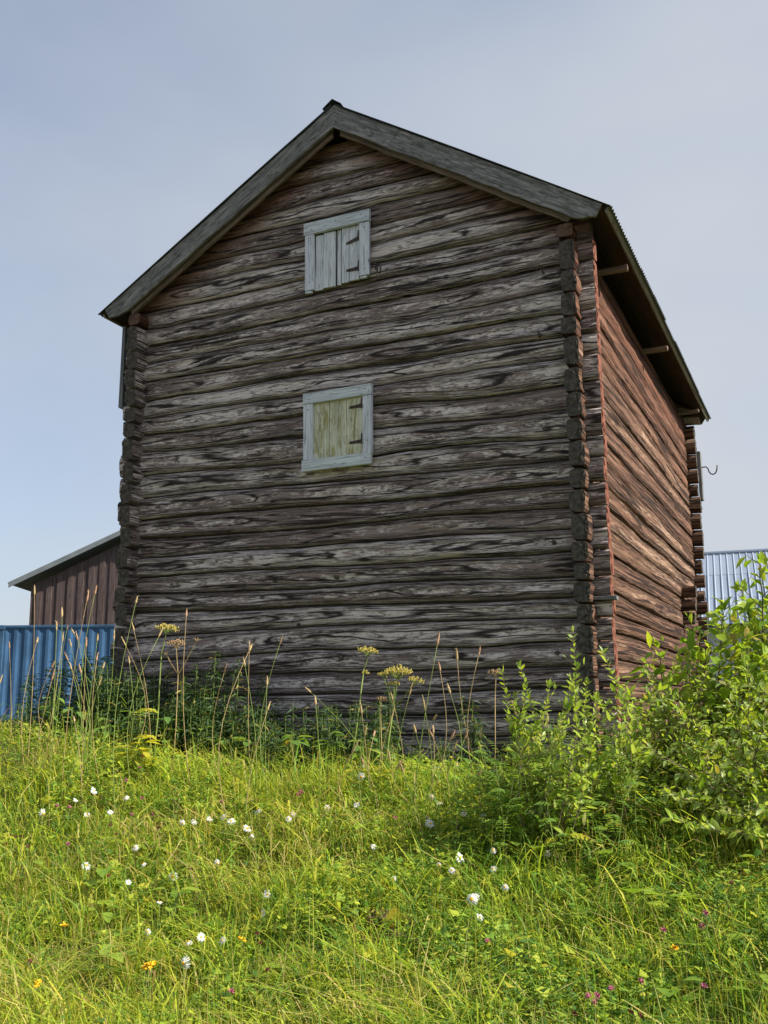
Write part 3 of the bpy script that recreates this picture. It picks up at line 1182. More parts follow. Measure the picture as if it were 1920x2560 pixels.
def build_grass():
    r = np.random.default_rng(11)
    NB = 120000
    # spread over the meadow, thinning with distance from where one stands
    d = np.exp(r.uniform(math.log(4.2), math.log(13.5), NB * 2))
    ang = r.uniform(-R(29), R(31), NB * 2)
    x = CAM.x + d * (np.cos(ang) * FWD[0] + np.sin(ang) * RGT[0])
    y = CAM.y + d * (np.cos(ang) * FWD[1] + np.sin(ang) * RGT[1])
    dens = fbm(x * 1.6, y * 1.6, 5)
    timber = (np.hypot(x - 2.55, y + 4.3) > .2) | (r.random(len(x)) < .45)
    keep = timber & (~inside_barn(x, y)) & (r.random(len(x)) < np.clip(.35 + 1.5 * (dens - .3), .2, 1))
    x, y, d = x[keep][:NB], y[keep][:NB], d[keep][:NB]
    n = len(x)
    z = ground_z(x, y) - .01
    tall = fbm(x * .9 + 3, y * .9, 8)
    cl = fbm(x * 2.6, y * 2.6, 21, 2)                      # species patches
    yel = fbm(x * .55, y * .55, 14, 3)
    typ = r.random(n)
    stalk = typ < .06
    tuft = fbm(x * 3.3 + 7, y * 3.3, 61, 2)
    longb = (~stalk) & (typ < .06 + .42 * np.clip((tuft - .42) * 4, 0, 1))
    L = np.where(stalk, r.uniform(.22, .48, n), r.gamma(5, .031, n) * (.5 + 1.1 * tall))
    L = np.where(longb, r.uniform(.26, .70, n), L)
    L = np.clip(L, .05, .75)
    edge = ss((y + 2.6) / 1.6)                               # ranker growth under the wall
    L *= 1 + .35 * np.exp(-((y + 2.1) / .45) ** 2) * (.4 + tall)
    L *= 1 - .45 * ss((y + 1.9) / .5) * (y < 1)
    W = np.where(stalk, .0028, r.uniform(.003, .0095, n)) * (d / 7.0) ** .35 * np.where(longb, 1.2, 1.0)
    a = r.uniform(0, 2 * math.pi, n)
    lean = np.where(stalk, r.uniform(.02, .4, n), r.uniform(.25, 1.9, n))
    lean = np.where(longb, r.uniform(.35, 1.1, n), lean)
    wind = 0.25
    dx, dy = np.cos(a) - wind, np.sin(a) * .9
    droop = np.where(stalk, .03, np.where(longb, r.uniform(.35, .95, n), r.uniform(.0, .45, n)))
    sx_, sy_ = -np.sin(a + r.normal(0, .7, n)), np.cos(a + r.normal(0, .7, n))
    P0 = np.stack([x, y, z], 1)
    dirv = np.stack([dx, dy, np.zeros(n)], 1)
    side = np.stack([sx_, sy_, np.zeros(n)], 1)

    def at(t):
        h = L * (t - droop * t * t * t)
        o_ = L * lean * (t ** 1.7)
        p = P0 + dirv * o_[:, None]
        p[:, 2] += h * np.sqrt(np.clip(1 - .35 * lean ** 2 * t, .2, 1))
        return p
    w1 = (side * W[:, None])
    V = np.stack([at(0) - w1 * .5, at(0) + w1 * .5, at(.4) - w1 * .5, at(.4) + w1 * .5, at(.75) - w1 * .35, at(.75) + w1 * .35, at(1.)], 1)
    T = np.array([[0, 1, 3], [0, 3, 2], [2, 3, 5], [2, 5, 4], [4, 5, 6]])
    F = ((np.arange(n) * 7)[:, None, None] + T[None]).reshape(-1, 3)
    pal = np.array([(.49, .56, .055), (.37, .50, .050), (.16, .30, .042), (.65, .61, .085), (.64, .53, .20), (.42, .28, .13)])
    w = np.stack([.9 + 1.9 * yel, .9 + cl * .8, .5 + 1.2 * (1 - yel) + .4 * cl, .25 + .9 * yel * tall, .16 + .15 * yel, np.full(n, .07)], 1)
    right = ss((x - 2.2) / 1.3)
    w[:, 2] += right * .8
    w[:, 0] *= 1 - .35 * right
    thatch = fbm(x * 1.1 + 5, y * 1.1, 71, 3)
    w[:, 4] += 1.6 * np.clip((thatch - .55) * 5, 0, 1)
    w[:, 2] += 1.8 * np.clip((.46 - thatch) * 5, 0, 1)
    w[:, 4] += stalk * 1.4
    w[:, 3] += stalk * 1.2
    w /= w.sum(1, keepdims=True)
    idx = (w.cumsum(1) > r.random(n)[:, None]).argmax(1)
    c = pal[idx] * r.uniform(.75, 1.2, (n, 1)) * r.uniform(.92, 1.08, (n, 3))
    C = np.repeat(c[:, None, :], 7, 1)
    rgba = np.concatenate([C, np.ones((n, 7, 1))], 2)
    mat = grass_mat()
    me = mesh_np('meadow_grass', V.reshape(-1, 3), F, mat, {'col': ('FLOAT_COLOR', rgba.reshape(-1, 4))})
    o = link('meadow_grass', me)
    tag(o, 'rank green and yellow meadow grass covering the slope', 'grass', kind='stuff')

    # low broad-leaved herbs between the blades
    NH = 120000
    d = np.exp(r.uniform(math.log(4.2), math.log(12.5), NH * 3))
    ang = r.uniform(-R(29), R(31), NH * 3)
    x = CAM.x + d * (np.cos(ang) * FWD[0] + np.sin(ang) * RGT[0])
    y = CAM.y + d * (np.cos(ang) * FWD[1] + np.sin(ang) * RGT[1])
    pt = fbm(x * 2.1, y * 2.1, 41, 3)
    timber = (np.hypot(x - 2.55, y + 4.3) > .2) | (r.random(len(x)) < .35)
    keep = timber & (~inside_barn(x, y)) & (r.random(len(x)) < np.clip((pt - .38) * 5.0, .03, 1))
    x, y, pt, d = x[keep][:NH], y[keep][:NH], pt[keep][:NH], d[keep][:NH]
    n = len(x)
    z = ground_z(x, y) + r.beta(2.0, 1.5, n) * (.05 + .34 * fbm(x * 1.4, y * 1.4, 44))
    a = r.uniform(0, 2 * math.pi, n)
    el = r.uniform(-.5, .6, n)
    D = np.stack([np.cos(a) * np.cos(el), np.sin(a) * np.cos(el), np.sin(el)], 1)
    S = np.stack([-np.sin(a), np.cos(a), r.normal(0, .5, n)], 1)
    S /= np.linalg.norm(S, axis=1, keepdims=True)
    sz = r.gamma(4, .0078, n) * (d / 7) ** .3
    sz = np.clip(sz * r.choice([.7, 1.0, 1.7], n, p=[.4, .45, .15]), .008, .10)
    wd = sz * r.choice([.22, .45, .8], n, p=[.45, .3, .25])
    P0 = np.stack([x, y, z], 1)
    U = np.cross(S, D)
    V = np.stack([P0, P0 + D * sz[:, None] * .5 + S * wd[:, None] * .5 + U * sz[:, None] * .1, P0 + D * sz[:, None] - U * sz[:, None] * .12,
                  P0 + D * sz[:, None] * .5 - S * wd[:, None] * .5 + U * sz[:, None] * .1], 1)
    T = np.array([[0, 1, 2], [0, 2, 3]])
    F = ((np.arange(n) * 4)[:, None, None] + T[None]).reshape(-1, 3)
    pal = np.array([(.21, .36, .050), (.36, .49, .060), (.50, .57, .065), (.10, .21, .04), (.62, .57, .075)])
    right = ss((x - 2.2) / 1.3)
    pw = np.stack([np.full(n, 1.), np.full(n, 1.1), .9 - .4 * right, .6 + right, np.full(n, .2)], 1)
    pw /= pw.sum(1, keepdims=True)
    idx = (pw.cumsum(1) > r.random(n)[:, None]).argmax(1)
    c = pal[idx] * r.uniform(.75, 1.2, (n, 1))
    rgba = np.concatenate([np.repeat(c[:, None, :], 4, 1), np.ones((n, 4, 1))], 2)
    me = mesh_np('meadow_herbs', V.reshape(-1, 3), F, mat, {'col': ('FLOAT_COLOR', rgba.reshape(-1, 4))})
    o = link('meadow_herbs', me)
    tag(o, 'small leafy herbs and clover growing through the meadow grass', 'ground cover', kind='stuff')


build_grass()

def place(x, y):
    """where in the meadow a small plant stands, in words"""
    side_ = 'below the left corner of the log wall' if x < .35 else 'below the hatches' if x < 1.7 else 'left of the willow shoots' if x < 2.9 else 'below the willow shoots'
    row = 'high on the slope' if y > -3.3 else 'halfway down the slope' if y > -4.25 else 'in the nearest grass'
    return side_ + ', ' + row


# ---- leaf shapes shared between single leaves
def leaf_shape(name, width, curl, mat, fold=.10, n=4):
    """unit leaf along +X, normal +Z"""
    V, F = [], []
    for i in range(n + 1):
        t = i / n
        w = width * .5 * (math.sin(math.pi * t ** .85) ** .8 if 0 < t < 1 else 0)
        z = -curl * t * t
        V.append((t, 0, z - fold * w))
        if 0 < t < 1:
            V += [(t, w, z + fold * w), (t, -w, z + fold * w)]
    cen = [0] + [1 + 3 * k for k in range(n)]
    for k in range(n):
        a, b = cen[k], cen[k + 1]
        if k == 0:
            F += [(a, b, b + 1), (a, b + 2, b)]
        elif k == n - 1:
            F += [(a, b, a + 1), (a, a + 2, b)]
        else:
            F += [(a, b, b + 1), (a, b + 1, a + 1), (a, b + 2, b), (a, a + 2, b + 2)]
    me = bpy.data.meshes.new(name)
    me.from_pydata(V, [], F)
    me.materials.append(mat)
    me.polygons.foreach_set('use_smooth', [True] * len(F))
    me.update()
    return me


CHERRY = leaf_mat('bird_cherry_leaves', (.20, .34, .035), (.34, .48, .045), (.50, .56, .06), .5, .42)
WILLOW = leaf_mat('willow_leaves', (.22, .36, .045), (.39, .52, .06), (.56, .62, .09), .5, .36, (.50, .58, .32))
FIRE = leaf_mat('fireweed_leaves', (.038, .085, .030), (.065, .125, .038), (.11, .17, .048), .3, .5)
FERN = leaf_mat('pinnate_leaves', (.14, .27, .06), (.23, .38, .075), (.34, .44, .075), .45, .45)
YLEAF = leaf_mat('yellow_leaves', (.50, .50, .05), (.62, .58, .07), (.42, .48, .06), .5, .5)
BROAD = leaf_mat('broad_meadow_leaves', (.18, .32, .045), (.30, .44, .055), (.42, .52, .065), .45, .45)
TWIG = plain('twig_bark', (.16, .12, .075), .9, .35, 30)
GSTEM = plain('green_stem', (.20, .26, .06), .7, .25, 20)
DSTEM = plain('dry_stem', (.36, .26, .12), .85, .3, 20)


def grow(shrub_root, stems, leaf_len, leaf_w, spacing, mat, shapes, seed, droop=.25, max_single=300, twig_step=.09, leaf_from=.25, stem_mat=None):
    """stems: (base, tip, radius, twig length). Leaves nearest the viewer are single objects, the rest one part."""
    r = np.random.default_rng(seed)
    root = np.array(shrub_root.location)
    P, D, Nn, Ls = [], [], [], []
    for (b, t, rad, tw) in stems:
        b, t = np.array(b, float), np.array(t, float)
        ln = np.linalg.norm(t - b)
        n = max(6, int(ln / .12))
        side = r.normal(0, .07 * ln, 3)
        side[2] = 0
        pts = []
        for k in range(n + 1):
            s = k / n
            p = b + (t - b) * s + side * math.sin(math.pi * s) + r.normal(0, .006, 3)
            pts.append(p)
        mb = MB()
        mb.tube([p - root for p in pts], [rad * (1 - .8 * k / n) for k in range(n + 1)], 6)
        # twigs
        s = leaf_from
        phi = r.uniform(0, 6)
        while s < 1.0:
            k = min(n - 1, int(s * n))
            p = pts[k] + (pts[k + 1] - pts[k]) * (s * n - k)
            ax = (pts[k + 1] - pts[k])
            ax /= np.linalg.norm(ax)
            phi += 2.4 + r.normal(0, .4)
            rad_d = np.array([math.cos(phi), math.sin(phi), 0])
            l_ = tw * (1.05 - .8 * s) * r.uniform(.5, 1.25)
            if l_ > .07:
                d_ = ax * r.uniform(.35, .8) + rad_d * r.uniform(.6, 1.0)
                d_ /= np.linalg.norm(d_)
                m = max(2, int(l_ / .06))
                q = [p + d_ * l_ * (i / m) + np.array([0, 0, .12 * l_ * (i / m) ** 2]) for i in range(m + 1)]
                mb.tube([w - root for w in q], [max(.0015, rad * .32 * (1 - .7 * i / m)) for i in range(m + 1)], 4, cap=False)
                u = .12
                while u <= 1.0:
                    i = min(m - 1, int(u * m))
                    lp = q[i] + (q[i + 1] - q[i]) * (u * m - i)
                    w_ = r.normal(0, 1, 3)
                    w_ -= d_ * w_.dot(d_)
                    w_ /= np.linalg.norm(w_)
                    P.append(lp)
                    D.append(d_ * .55 + w_ * .8 + np.array([0, 0, -droop + .15]))
                    Ls.append(leaf_len * r.uniform(.4, 1.3))
                    u += spacing / l_ * r.uniform(.7, 1.3)
            for _ in range(2 if s > .6 else 1):
                w_ = np.array([math.cos(phi + 1.7 + _ * 2.5), math.sin(phi + 1.7 + _ * 2.5), 0])
                P.append(p)
                D.append(ax * .75 + w_ * .75 + np.array([0, 0, -droop * .5]))
                Ls.append(leaf_len * r.uniform(.6, 1.15) * (1 - .3 * s))
            s += twig_step / ln * r.uniform(.7, 1.3)
        for _ in range(3):
            P.append(pts[-1])
            D.append((t - b) / ln + r.normal(0, .35, 3))
            Ls.append(leaf_len * r.uniform(.5, .9))
        mb.build('stem', stem_mat or TWIG, shrub_root, True)
    P, D, Ls = np.array(P), np.array(D), np.array(Ls)
    D /= np.linalg.norm(D, axis=1, keepdims=True)
    n = len(P)
    up_ = np.tile(np.array([0., 0, 1]), (n, 1)) + r.normal(0, .45, (n, 3))
    order = np.argsort(np.linalg.norm(P - np.array(CAM), axis=1) - 2.0 * Ls)
    single = order[:max_single]
    rest = order[max_single:]
    for i in single:
        X = Vector(D[i])
        Y = Vector(up_[i]).cross(X).normalized()
        Z = X.cross(Y)
        m4 = Matrix((X, Y, Z)).transposed().to_4x4() @ Matrix.Scale(Ls[i], 4)
        m4.translation = Vector(P[i] - root)
        o = link('leaf', shapes[int(r.integers(len(shapes)))], shrub_root)
        o.matrix_local = m4
    if len(rest):
        leaf_cloud('foliage', P[rest] - root, D[rest], up_[rest], Ls[rest], Ls[rest] * leaf_w * r.uniform(.85, 1.15, len(rest)), mat, shrub_root, kind='stuff')
    return n


CH_S = [leaf_shape('leaf', .50, .18, CHERRY), leaf_shape('leaf', .46, .34, CHERRY), leaf_shape('leaf', .55, .08, CHERRY, .2)]
WI_S = [leaf_shape('leaf', .42, .12, WILLOW), leaf_shape('leaf', .36, .28, WILLOW), leaf_shape('leaf', .48, .02, WILLOW, .25)]


def on_ground(x, y, dz=-.03):
    return (x, y, float(ground_z(x, y)) + dz)


SHRUBS = 'shrubs along the right side of the log building'
# sapling with large drooping leaves, in front of the long wall
bc = thing('bird_cherry_sapling', 'large-leaved bird cherry sapling with dark leaning stem before the sunlit long wall', 'shrub', on_ground(4.05, -1.35), SHRUBS)
b0 = np.array(bc.location)
tips = [(3.66, -1.45, .86), (3.78, -1.15, .74), (3.92, -1.5, 1.02), (4.08, -1.15, 1.12), (4.18, -1.6, 1.12), (4.30, -1.25, 1.30), (4.47, -1.55, 1.47), (4.60, -1.25, 1.30),
        (4.74, -1.6, 1.36), (4.9, -1.2, 1.25), (5.1, -1.5, 1.2), (4.02, -1.75, .72), (4.38, -1.9, .85), (4.66, -1.95, .95), (3.74, -1.75, .55), (4.2, -.8, 1.1), (4.55, -.8, 1.2)]
grow(bc, [(b0 + (.35 * (tp[0] - 4.05) + random.uniform(-.08, .08), .3 * (tp[1] + 1.35), 0), tp, .018 if k == 6 else .012, .50) for k, tp in enumerate(tips)],
     .128, .48, .050, CHERRY, CH_S, 51, .42, 300, .075, .25)
# dense willow bushes in front of it
for k, (bx, by, st, lab) in enumerate([
    (3.95, -1.9, [(3.44, -1.95, .52), (3.66, -2.1, .70), (3.90, -1.7, .80), (3.85, -2.35, .50), (3.36, -2.2, .28), (3.30, -2.0, .40), (3.52, -2.3, .52), (4.1, -2.2, .64), (3.6, -1.6, .54), (3.62, -2.45, .15), (4.0, -2.5, .35), (3.75, -1.9, .45), (3.35, -1.9, .0)],
     'dense small-leaved willow bush beside the right front corner of the log building'),
    (4.55, -2.35, [(4.3, -2.5, .52), (4.55, -2.2, .78), (4.85, -2.4, .70), (4.5, -2.85, .30), (4.15, -2.75, .22), (4.8, -2.75, .45), (4.35, -2.2, .70), (5.05, -2.1, .85), (4.4, -3.1, .0), (4.1, -3.0, .02), (4.7, -3.1, .1), (4.25, -2.3, .4), (4.25, -3.4, -.22), (4.55, -3.45, -.15), (3.95, -3.2, -.12), (3.8, -2.9, .12), (4.85, -3.3, .0), (4.0, -2.7, .3)],
     'dense willow bush at the right edge in front of the large-leaved sapling'),
    (5.0, -1.5, [(4.8, -1.2, .95), (5.15, -1.4, 1.1), (5.4, -1.8, .9), (5.0, -.9, 1.0), (5.5, -1.2, 1.0)],
     'willow bush farthest right behind the large-leaved sapling'),
]):
    t = thing('willow_bush', lab, 'shrub', on_ground(bx, by), SHRUBS)
    c = np.array(t.location)
    stems = []
    rr = np.random.default_rng(60 + k)
    for tip in st:
        stems.append((c + np.array([rr.uniform(-.22, .22), rr.uniform(-.2, .2), 0]), tip, .010, .42))
        for _ in range(2):
            stems.append((c + np.array([rr.uniform(-.22, .22), rr.uniform(-.2, .2), 0]), np.array(tip) + np.array([rr.uniform(-.22, .22), rr.uniform(-.2, .2), -rr.uniform(.1, .45)]), .008, .38))
    grow(t, stems, .070, .42, .034, WILLOW, WI_S, 70 + k, .1, 300, .055, .10)
# slender young willow shoots in front of the corner
for k, (bx, by, st, lab) in enumerate([
    (3.18, -3.25, [(3.40, -3.2, .86), (3.24, -3.15, .50), (3.33, -3.3, .32)], 'slender young willow with upright shoots in front of the right front corner'),
    (3.05, -2.9, [(2.90, -2.75, .68), (2.78, -2.8, .62), (3.12, -2.8, .55)], 'slender young willow nearest the gable wall, left of the corner'),
    (3.42, -2.95, [(3.52, -2.9, .75), (3.62, -2.75, .52), (3.40, -2.7, .42), (3.7, -2.9, .3)], 'slender young willow just right of the front corner'),
]):
    t = thing('young_willow', lab, 'shrub', on_ground(bx, by), SHRUBS)
    c = np.array(t.location)
    stems = [(c + np.array([random.uniform(-.06, .06), random.uniform(-.06, .06), 0]), np.array(tip) - np.array([dx_, .05 * dx_, dz_]), .007, .17) for tip in st for dx_, dz_ in ((0, 0), (random.uniform(-.14, .14), random.uniform(.1, .35)), (random.uniform(-.2, .2), random.uniform(.15, .5)))]
    grow(t, stems, .074, .42, .045, WILLOW, WI_S, 80 + k, .0, 300, .034, .30)

# ---- pinnate herbs (tansy-like) under the willows
def pinnate(root, base, tip, n, ln, w, P, D, U, L, W):
    base, tip = np.array(base, float), np.array(tip, float)
    ax = tip - base
    ax /= np.linalg.norm(ax)
    sd = np.cross(ax, [0, 0, 1.])
    sd /= np.linalg.norm(sd) + 1e-9
    for k in range(n):
        s = (k + 1) / (n + 1)
        p = base + (tip - base) * s + np.array([0, 0, .18 * np.linalg.norm(tip - base) * math.sin(math.pi * s)])
        f = math.sin(math.pi * (s * .8 + .15))
        for q in (-1, 1):
            P.append(p)
            D.append(sd * q + ax * .45 + np.array([0, 0, -.15]))
            U.append((0, 0, 1.))
            L.append(ln * f)
            W.append(w * f)
    P.append(tip)
    D.append(ax)
    U.append((0, 0, 1.))
    L.append(ln * .8)
    W.append(w)


rr = np.random.default_rng(91)
for k in range(46):
    x = rr.uniform(2.55, 3.95)
    y = -2.75 + rr.uniform(-.8, .75) - .2 * (x - 3.4)
    t = thing('tansy_plant', 'feathery-leaved green herb ' + ('beneath the left willow shoots' if x < 3.15 else 'beneath the corner willow shoots' if x < 3.6 else 'at the foot of the dense willow bush'), 'wild plant', on_ground(x, y), 'feathery herbs beneath the willows')
    h = rr.uniform(.38, .78)
    mb = MB()
    mb.tube([(0, 0, 0), (rr.normal(0, .02), rr.normal(0, .02), h * .5), (rr.normal(0, .04), rr.normal(0, .04), h)], [.005, .004, .002], 5)
    mb.build('stem', GSTEM, t)
    P, D, U, L, W = [], [], [], [], []
    for q in range(10):
        a = q * 2.4 + rr.uniform(0, .5)
        z = h * (.15 + .085 * q)
        l_ = rr.uniform(.14, .24) * (1.1 - q * .05)
        pinnate(None, (0, 0, z), (l_ * math.cos(a), l_ * math.sin(a), z + l_ * rr.uniform(-.1, 1.4)), 8, .055, .019, P, D, U, L, W)
    leaf_cloud('foliage', P, D, U, L, W, FERN, t, rnd=rr.random(len(P)))

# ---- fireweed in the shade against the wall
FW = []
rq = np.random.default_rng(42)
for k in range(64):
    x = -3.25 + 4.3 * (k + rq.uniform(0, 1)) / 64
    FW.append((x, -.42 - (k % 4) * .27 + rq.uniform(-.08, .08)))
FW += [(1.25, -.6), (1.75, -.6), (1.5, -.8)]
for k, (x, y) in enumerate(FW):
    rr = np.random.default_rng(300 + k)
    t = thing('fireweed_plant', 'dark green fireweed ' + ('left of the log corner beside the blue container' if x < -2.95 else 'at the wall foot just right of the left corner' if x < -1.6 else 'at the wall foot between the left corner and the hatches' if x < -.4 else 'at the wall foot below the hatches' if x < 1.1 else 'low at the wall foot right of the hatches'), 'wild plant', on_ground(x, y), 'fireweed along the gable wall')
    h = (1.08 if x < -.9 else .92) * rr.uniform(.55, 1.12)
    h *= .55 + .75 * float(vnoise(x * 1.5, y * 1.5, 88))
    if x > .9:
        h *= .8
    stems = []
    P, D, L = [], [], []
    mb = MB()
    for q in range(5):
        bx, by = rr.normal(0, .11, 2)
        tx, ty = bx + rr.normal(0, .05), by + rr.normal(0, .05)
        hh = h * rr.uniform(.75, 1.05)
        mb.tube([(bx, by, 0), ((bx + tx) / 2, (by + ty) / 2, hh * .5), (tx, ty, hh)], [.005, .004, .002], 5)
        for z in np.arange(.06, hh, .0125):
            a = z * 190 + rr.uniform(0, .6)
            s = z / hh
            P.append((bx + (tx - bx) * s, by + (ty - by) * s, z))
            D.append((math.cos(a), math.sin(a), rr.uniform(-.25, .65)))
            L.append(rr.uniform(.10, .18) * (1.05 - .5 * s))
    mb.build('stem', GSTEM, t)
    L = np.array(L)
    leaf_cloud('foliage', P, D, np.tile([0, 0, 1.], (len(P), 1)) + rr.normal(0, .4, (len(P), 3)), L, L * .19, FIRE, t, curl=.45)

# ---- timothy and other tall stalks
STALK = [(-1.97,-2.41,1.49),(-0.95,-2.85,1.33),(-1.56,-2.04,1.51),(-0.42,-2.85,1.29),(-1.8,-2.21,1.29),(-0.28,-2.32,1.21),(-1.38,-2.73,1.11),(-1.55,-2.31,1.11),(-1.38,-2.45,1.04),(-2.72,-1.93,1.03),(-1.68,-2.65,1.01),(-1.57,-2.44,1.03),(-1.65,-2.23,1.0),(-1.07,-2.69,0.95),(-1.17,-2.2,1.05),(-0.55,-2.35,1.04),(-1.08,-2.03,1.14),(-0.9,-2.3,0.82),(-1.37,-2.1,0.79),(0.28,-2.16,0.89),(0.76,-2.65,0.59),(0.04,-2.18,0.72),(0.72,-2.39,0.93),(0.73,-2.88,0.85),(0.68,-2.86,0.74),(2.22,-2.62,0.86),(2.17,-2.44,0.67),(2.15,-2.18,0.51),(2.35,-2.06,0.8),(2.47,-2.87,0.73),(2.03,-2.42,0.39),(1.91,-2.32,0.21),(1.54,-2.52,0.36),(1.22,-2.68,0.43),(1.08,-2.51,0.53),(0.87,-2.82,0.39),(1.51,-2.24,0.18),(1.87,-2.73,0.02),(1.89,-2.66,-0.05),(2.29,-2.26,0.16),(2.62,-2.84,0.19),(2.66,-3.05,-0.06),(2.37,-2.79,0.16),(2.28,-2.46,0.09),(2.11,-3.04,-0.04),(1.65,-2.71,-0.01),(1.55,-2.71,0.07),(2.19,-2.65,0.31),(2.07,-2.35,0.21)]
HEAD = plain('dry_seed_head', (.46, .33, .16), .9, .3, 60, bump=.004)
HEADG = plain('reddish_seed_head', (.40, .24, .14), .9, .3, 60, bump=.004)


def stalk_label(x, z):
    hgt = 'tallest' if z > 1.0 else 'tall' if z > .45 else 'short'
    if x < -1.5:
        w_ = 'in front of the blue container'
    elif x < -.4:
        w_ = 'in front of the left corner of the log wall'
    elif x < .9:
        w_ = 'in front of the shaded fireweed'
    elif x < 1.8:
        w_ = 'beside the yellow umbel plants below the lower hatch'
    else:
        w_ = 'in front of the bare lower logs near the right corner'
    return hgt + ' seeding grass stalk ' + w_


def stalk(tip, k):
    r = np.random.default_rng(500 + k)
    tip = np.array(tip)
    gx, gy = tip[0] + r.normal(0, .17), tip[1] + r.normal(0, .10)
    b = np.array(on_ground(gx, gy))
    t = thing('grass_stalk', stalk_label(tip[0], tip[2]), 'grass stalk', b, 'tall grass stalks in front of the gable wall')
    v = tip - b
    bow = r.normal(0, .085, 3) * np.array([1, 1, .15])
    pts = [v * s + bow * math.sin(math.pi * s) * (1 if s < 1 else 0) for s in np.linspace(0, 1, 9)]
    hd = r.uniform(.06, .11)
    mb = MB()
    mb.tube(pts, [.0042 - .0024 * i / 8 for i in range(9)], 5)
    sm = mb.build('stem', DSTEM if r.random() < .45 else GSTEM, t, True)
    ax = (pts[-1] - pts[-2])
    ax /= np.linalg.norm(ax)
    mb = MB()
    e = pts[-1] - ax * .005
    w = r.uniform(.007, .0105)
    mb.tube([e, e + ax * hd * .2, e + ax * hd * .6, e + ax * hd], [.003, w, w * .85, .002], 7)
    for q in range(10):
        p = e + ax * hd * r.uniform(.1, .95)
        mb.tube([p, p + ax * .012 + r.normal(0, .006, 3)], [.003, .0012], 3)
    mb.build('seed_head', HEAD if r.random() < .65 else HEADG, t)
    for _b in range(int(r.integers(0, 4))):
        s0 = r.uniform(.12, .55)
        p = v * s0
        a = r.uniform(0, 6.28)
        mb = MB()
        wv = np.array([math.cos(a), math.sin(a), 0])
        sv = np.array([-math.sin(a), math.cos(a), 0]) * .0045
        l_ = r.uniform(.15, .3)
        q = [p + wv * l_ * s * .6 + np.array([0, 0, l_ * (s * .9 - .75 * s * s)]) for s in (0, .35, .7, 1.)]
        for i in range(3):
            k0, k1 = 1 - .3 * i, (.7 - .3 * i if i < 2 else .05)
            mb.poly([q[i] - sv * k0, q[i] + sv * k0, q[i + 1] + sv * k1, q[i + 1] - sv * k1])
        mb.build('blade', BROAD, t)


for k, tp in enumerate(STALK):
    stalk(tp, k)
rr = np.random.default_rng(77)
for k in range(24):
    x, y = rr.uniform(-3.4, 3.0) if k < 14 else rr.uniform(-3.6, -.6), rr.uniform(-3.0, -1.5)
    stalk((x, y, float(ground_z(x, y)) + rr.uniform(.55, 1.0) + (.25 if x < -1 else 0)), 100 + k)

# ---- umbellifers
UMB = plain('umbel_seeds', (.44, .36, .09), .85, .3, 60)
UMBD = plain('dry_umbel', (.34, .22, .12), .9, .3, 60)


def umbel(mb, c, ax, R0, n, sd, seeds=True):
    r = np.random.default_rng(sd)
    c, ax = Vector(c), Vector(ax).normalized()
    a0 = ax.orthogonal().normalized()
    a1 = ax.cross(a0)
    for k in range(n):
        f = math.sqrt((k + .5) / n)
        a = k * 2.4
        p = c + (a0 * math.cos(a) + a1 * math.sin(a)) * R0 * f + ax * R0 * (.75 - .35 * f)
        mb.tube([c, (c + p) / 2 + ax * R0 * .06, p], [.0020, .0016, .0014], 4, cap=False)
        if seeds:
            for q in range(7):
                d_ = Vector(r.normal(0, 1, 3)) * R0 * .10 + ax * R0 * .09
                e = p + d_
                mb.tube([p, e, e + ax * .009], [.001, .0055, .002], 4, m=1)


def umbellifer(label, base, fork, heads, dry=False, leaves=0, sd=1):
    t = thing('umbel_plant', label, 'wild plant', base, 'umbel flowers gone to seed')
    B = Vector(base)
    F_ = Vector(fork) - B
    mb = MB()
    mb.tube([(0, 0, 0), F_ * .5 + Vector((.015, 0, 0)), F_], [.0085, .007, .0055] if not dry else [.005, .004, .003], 6)
    mb.build('stem', DSTEM if dry else GSTEM, t, True)
    for k, (hx, r0, n) in enumerate(heads):
        H = Vector(hx) - B
        mb = MB()
        mb.tube([F_, (F_ + H) / 2 + Vector((0, 0, -.01)), H], [.0045, .004, .0035], 5)
        umbel(mb, H, (H - F_).normalized() * .5 + Vector((0, 0, 1)), r0, n, sd * 10 + k, not dry or k == 0)
        mb.build('umbel', [DSTEM if dry else GSTEM, UMBD if dry else UMB], t)
    r = np.random.default_rng(sd)
    for k in range(leaves):
        a = r.uniform(0, 6.28)
        z = F_.z * (.12 + .2 * k)
        P, D, U, L, W = [], [], [], [], []
        pinnate(None, (F_.x * z / F_.z, F_.y * z / F_.z, z), (F_.x * z / F_.z + .22 * math.cos(a), .22 * math.sin(a), z + .02), 4, .10, .055, P, D, U, L, W)
        leaf_cloud('leaf', P, D, U, L, W, YLEAF, t, rnd=r.random(len(P)))


umbellifer('seeding umbel plant rising in front of the left corner of the log wall', on_ground(-.80, -2.05), (-.76, -2.02, .92), [((-.73, -2.0, 1.10), .10, 22)], leaves=3, sd=1)
umbellifer('single-headed yellow umbel on a thin tall stem below the lower hatch', on_ground(1.12, -2.0), (1.31, -2.0, .72), [((1.35, -2.0, .83), .085, 18), ((1.33, -2.02, .68), .03, 6)], leaves=1, sd=2)
umbellifer('branching yellow umbel plant with four heads below the lower hatch', on_ground(1.42, -2.0), (1.58, -2.0, .41),
           [((1.62, -2.0, .63), .12, 26), ((1.51, -2.03, .65), .05, 12), ((1.575, -1.97, .57), .05, 10), ((1.77, -2.0, .59), .065, 14)], leaves=2, sd=3)
umbellifer('small brown dry umbel beside the branching yellow one', on_ground(1.49, -2.08), (1.485, -2.05, .38), [((1.48, -2.03, .45), .05, 9)], True, 0, 4)
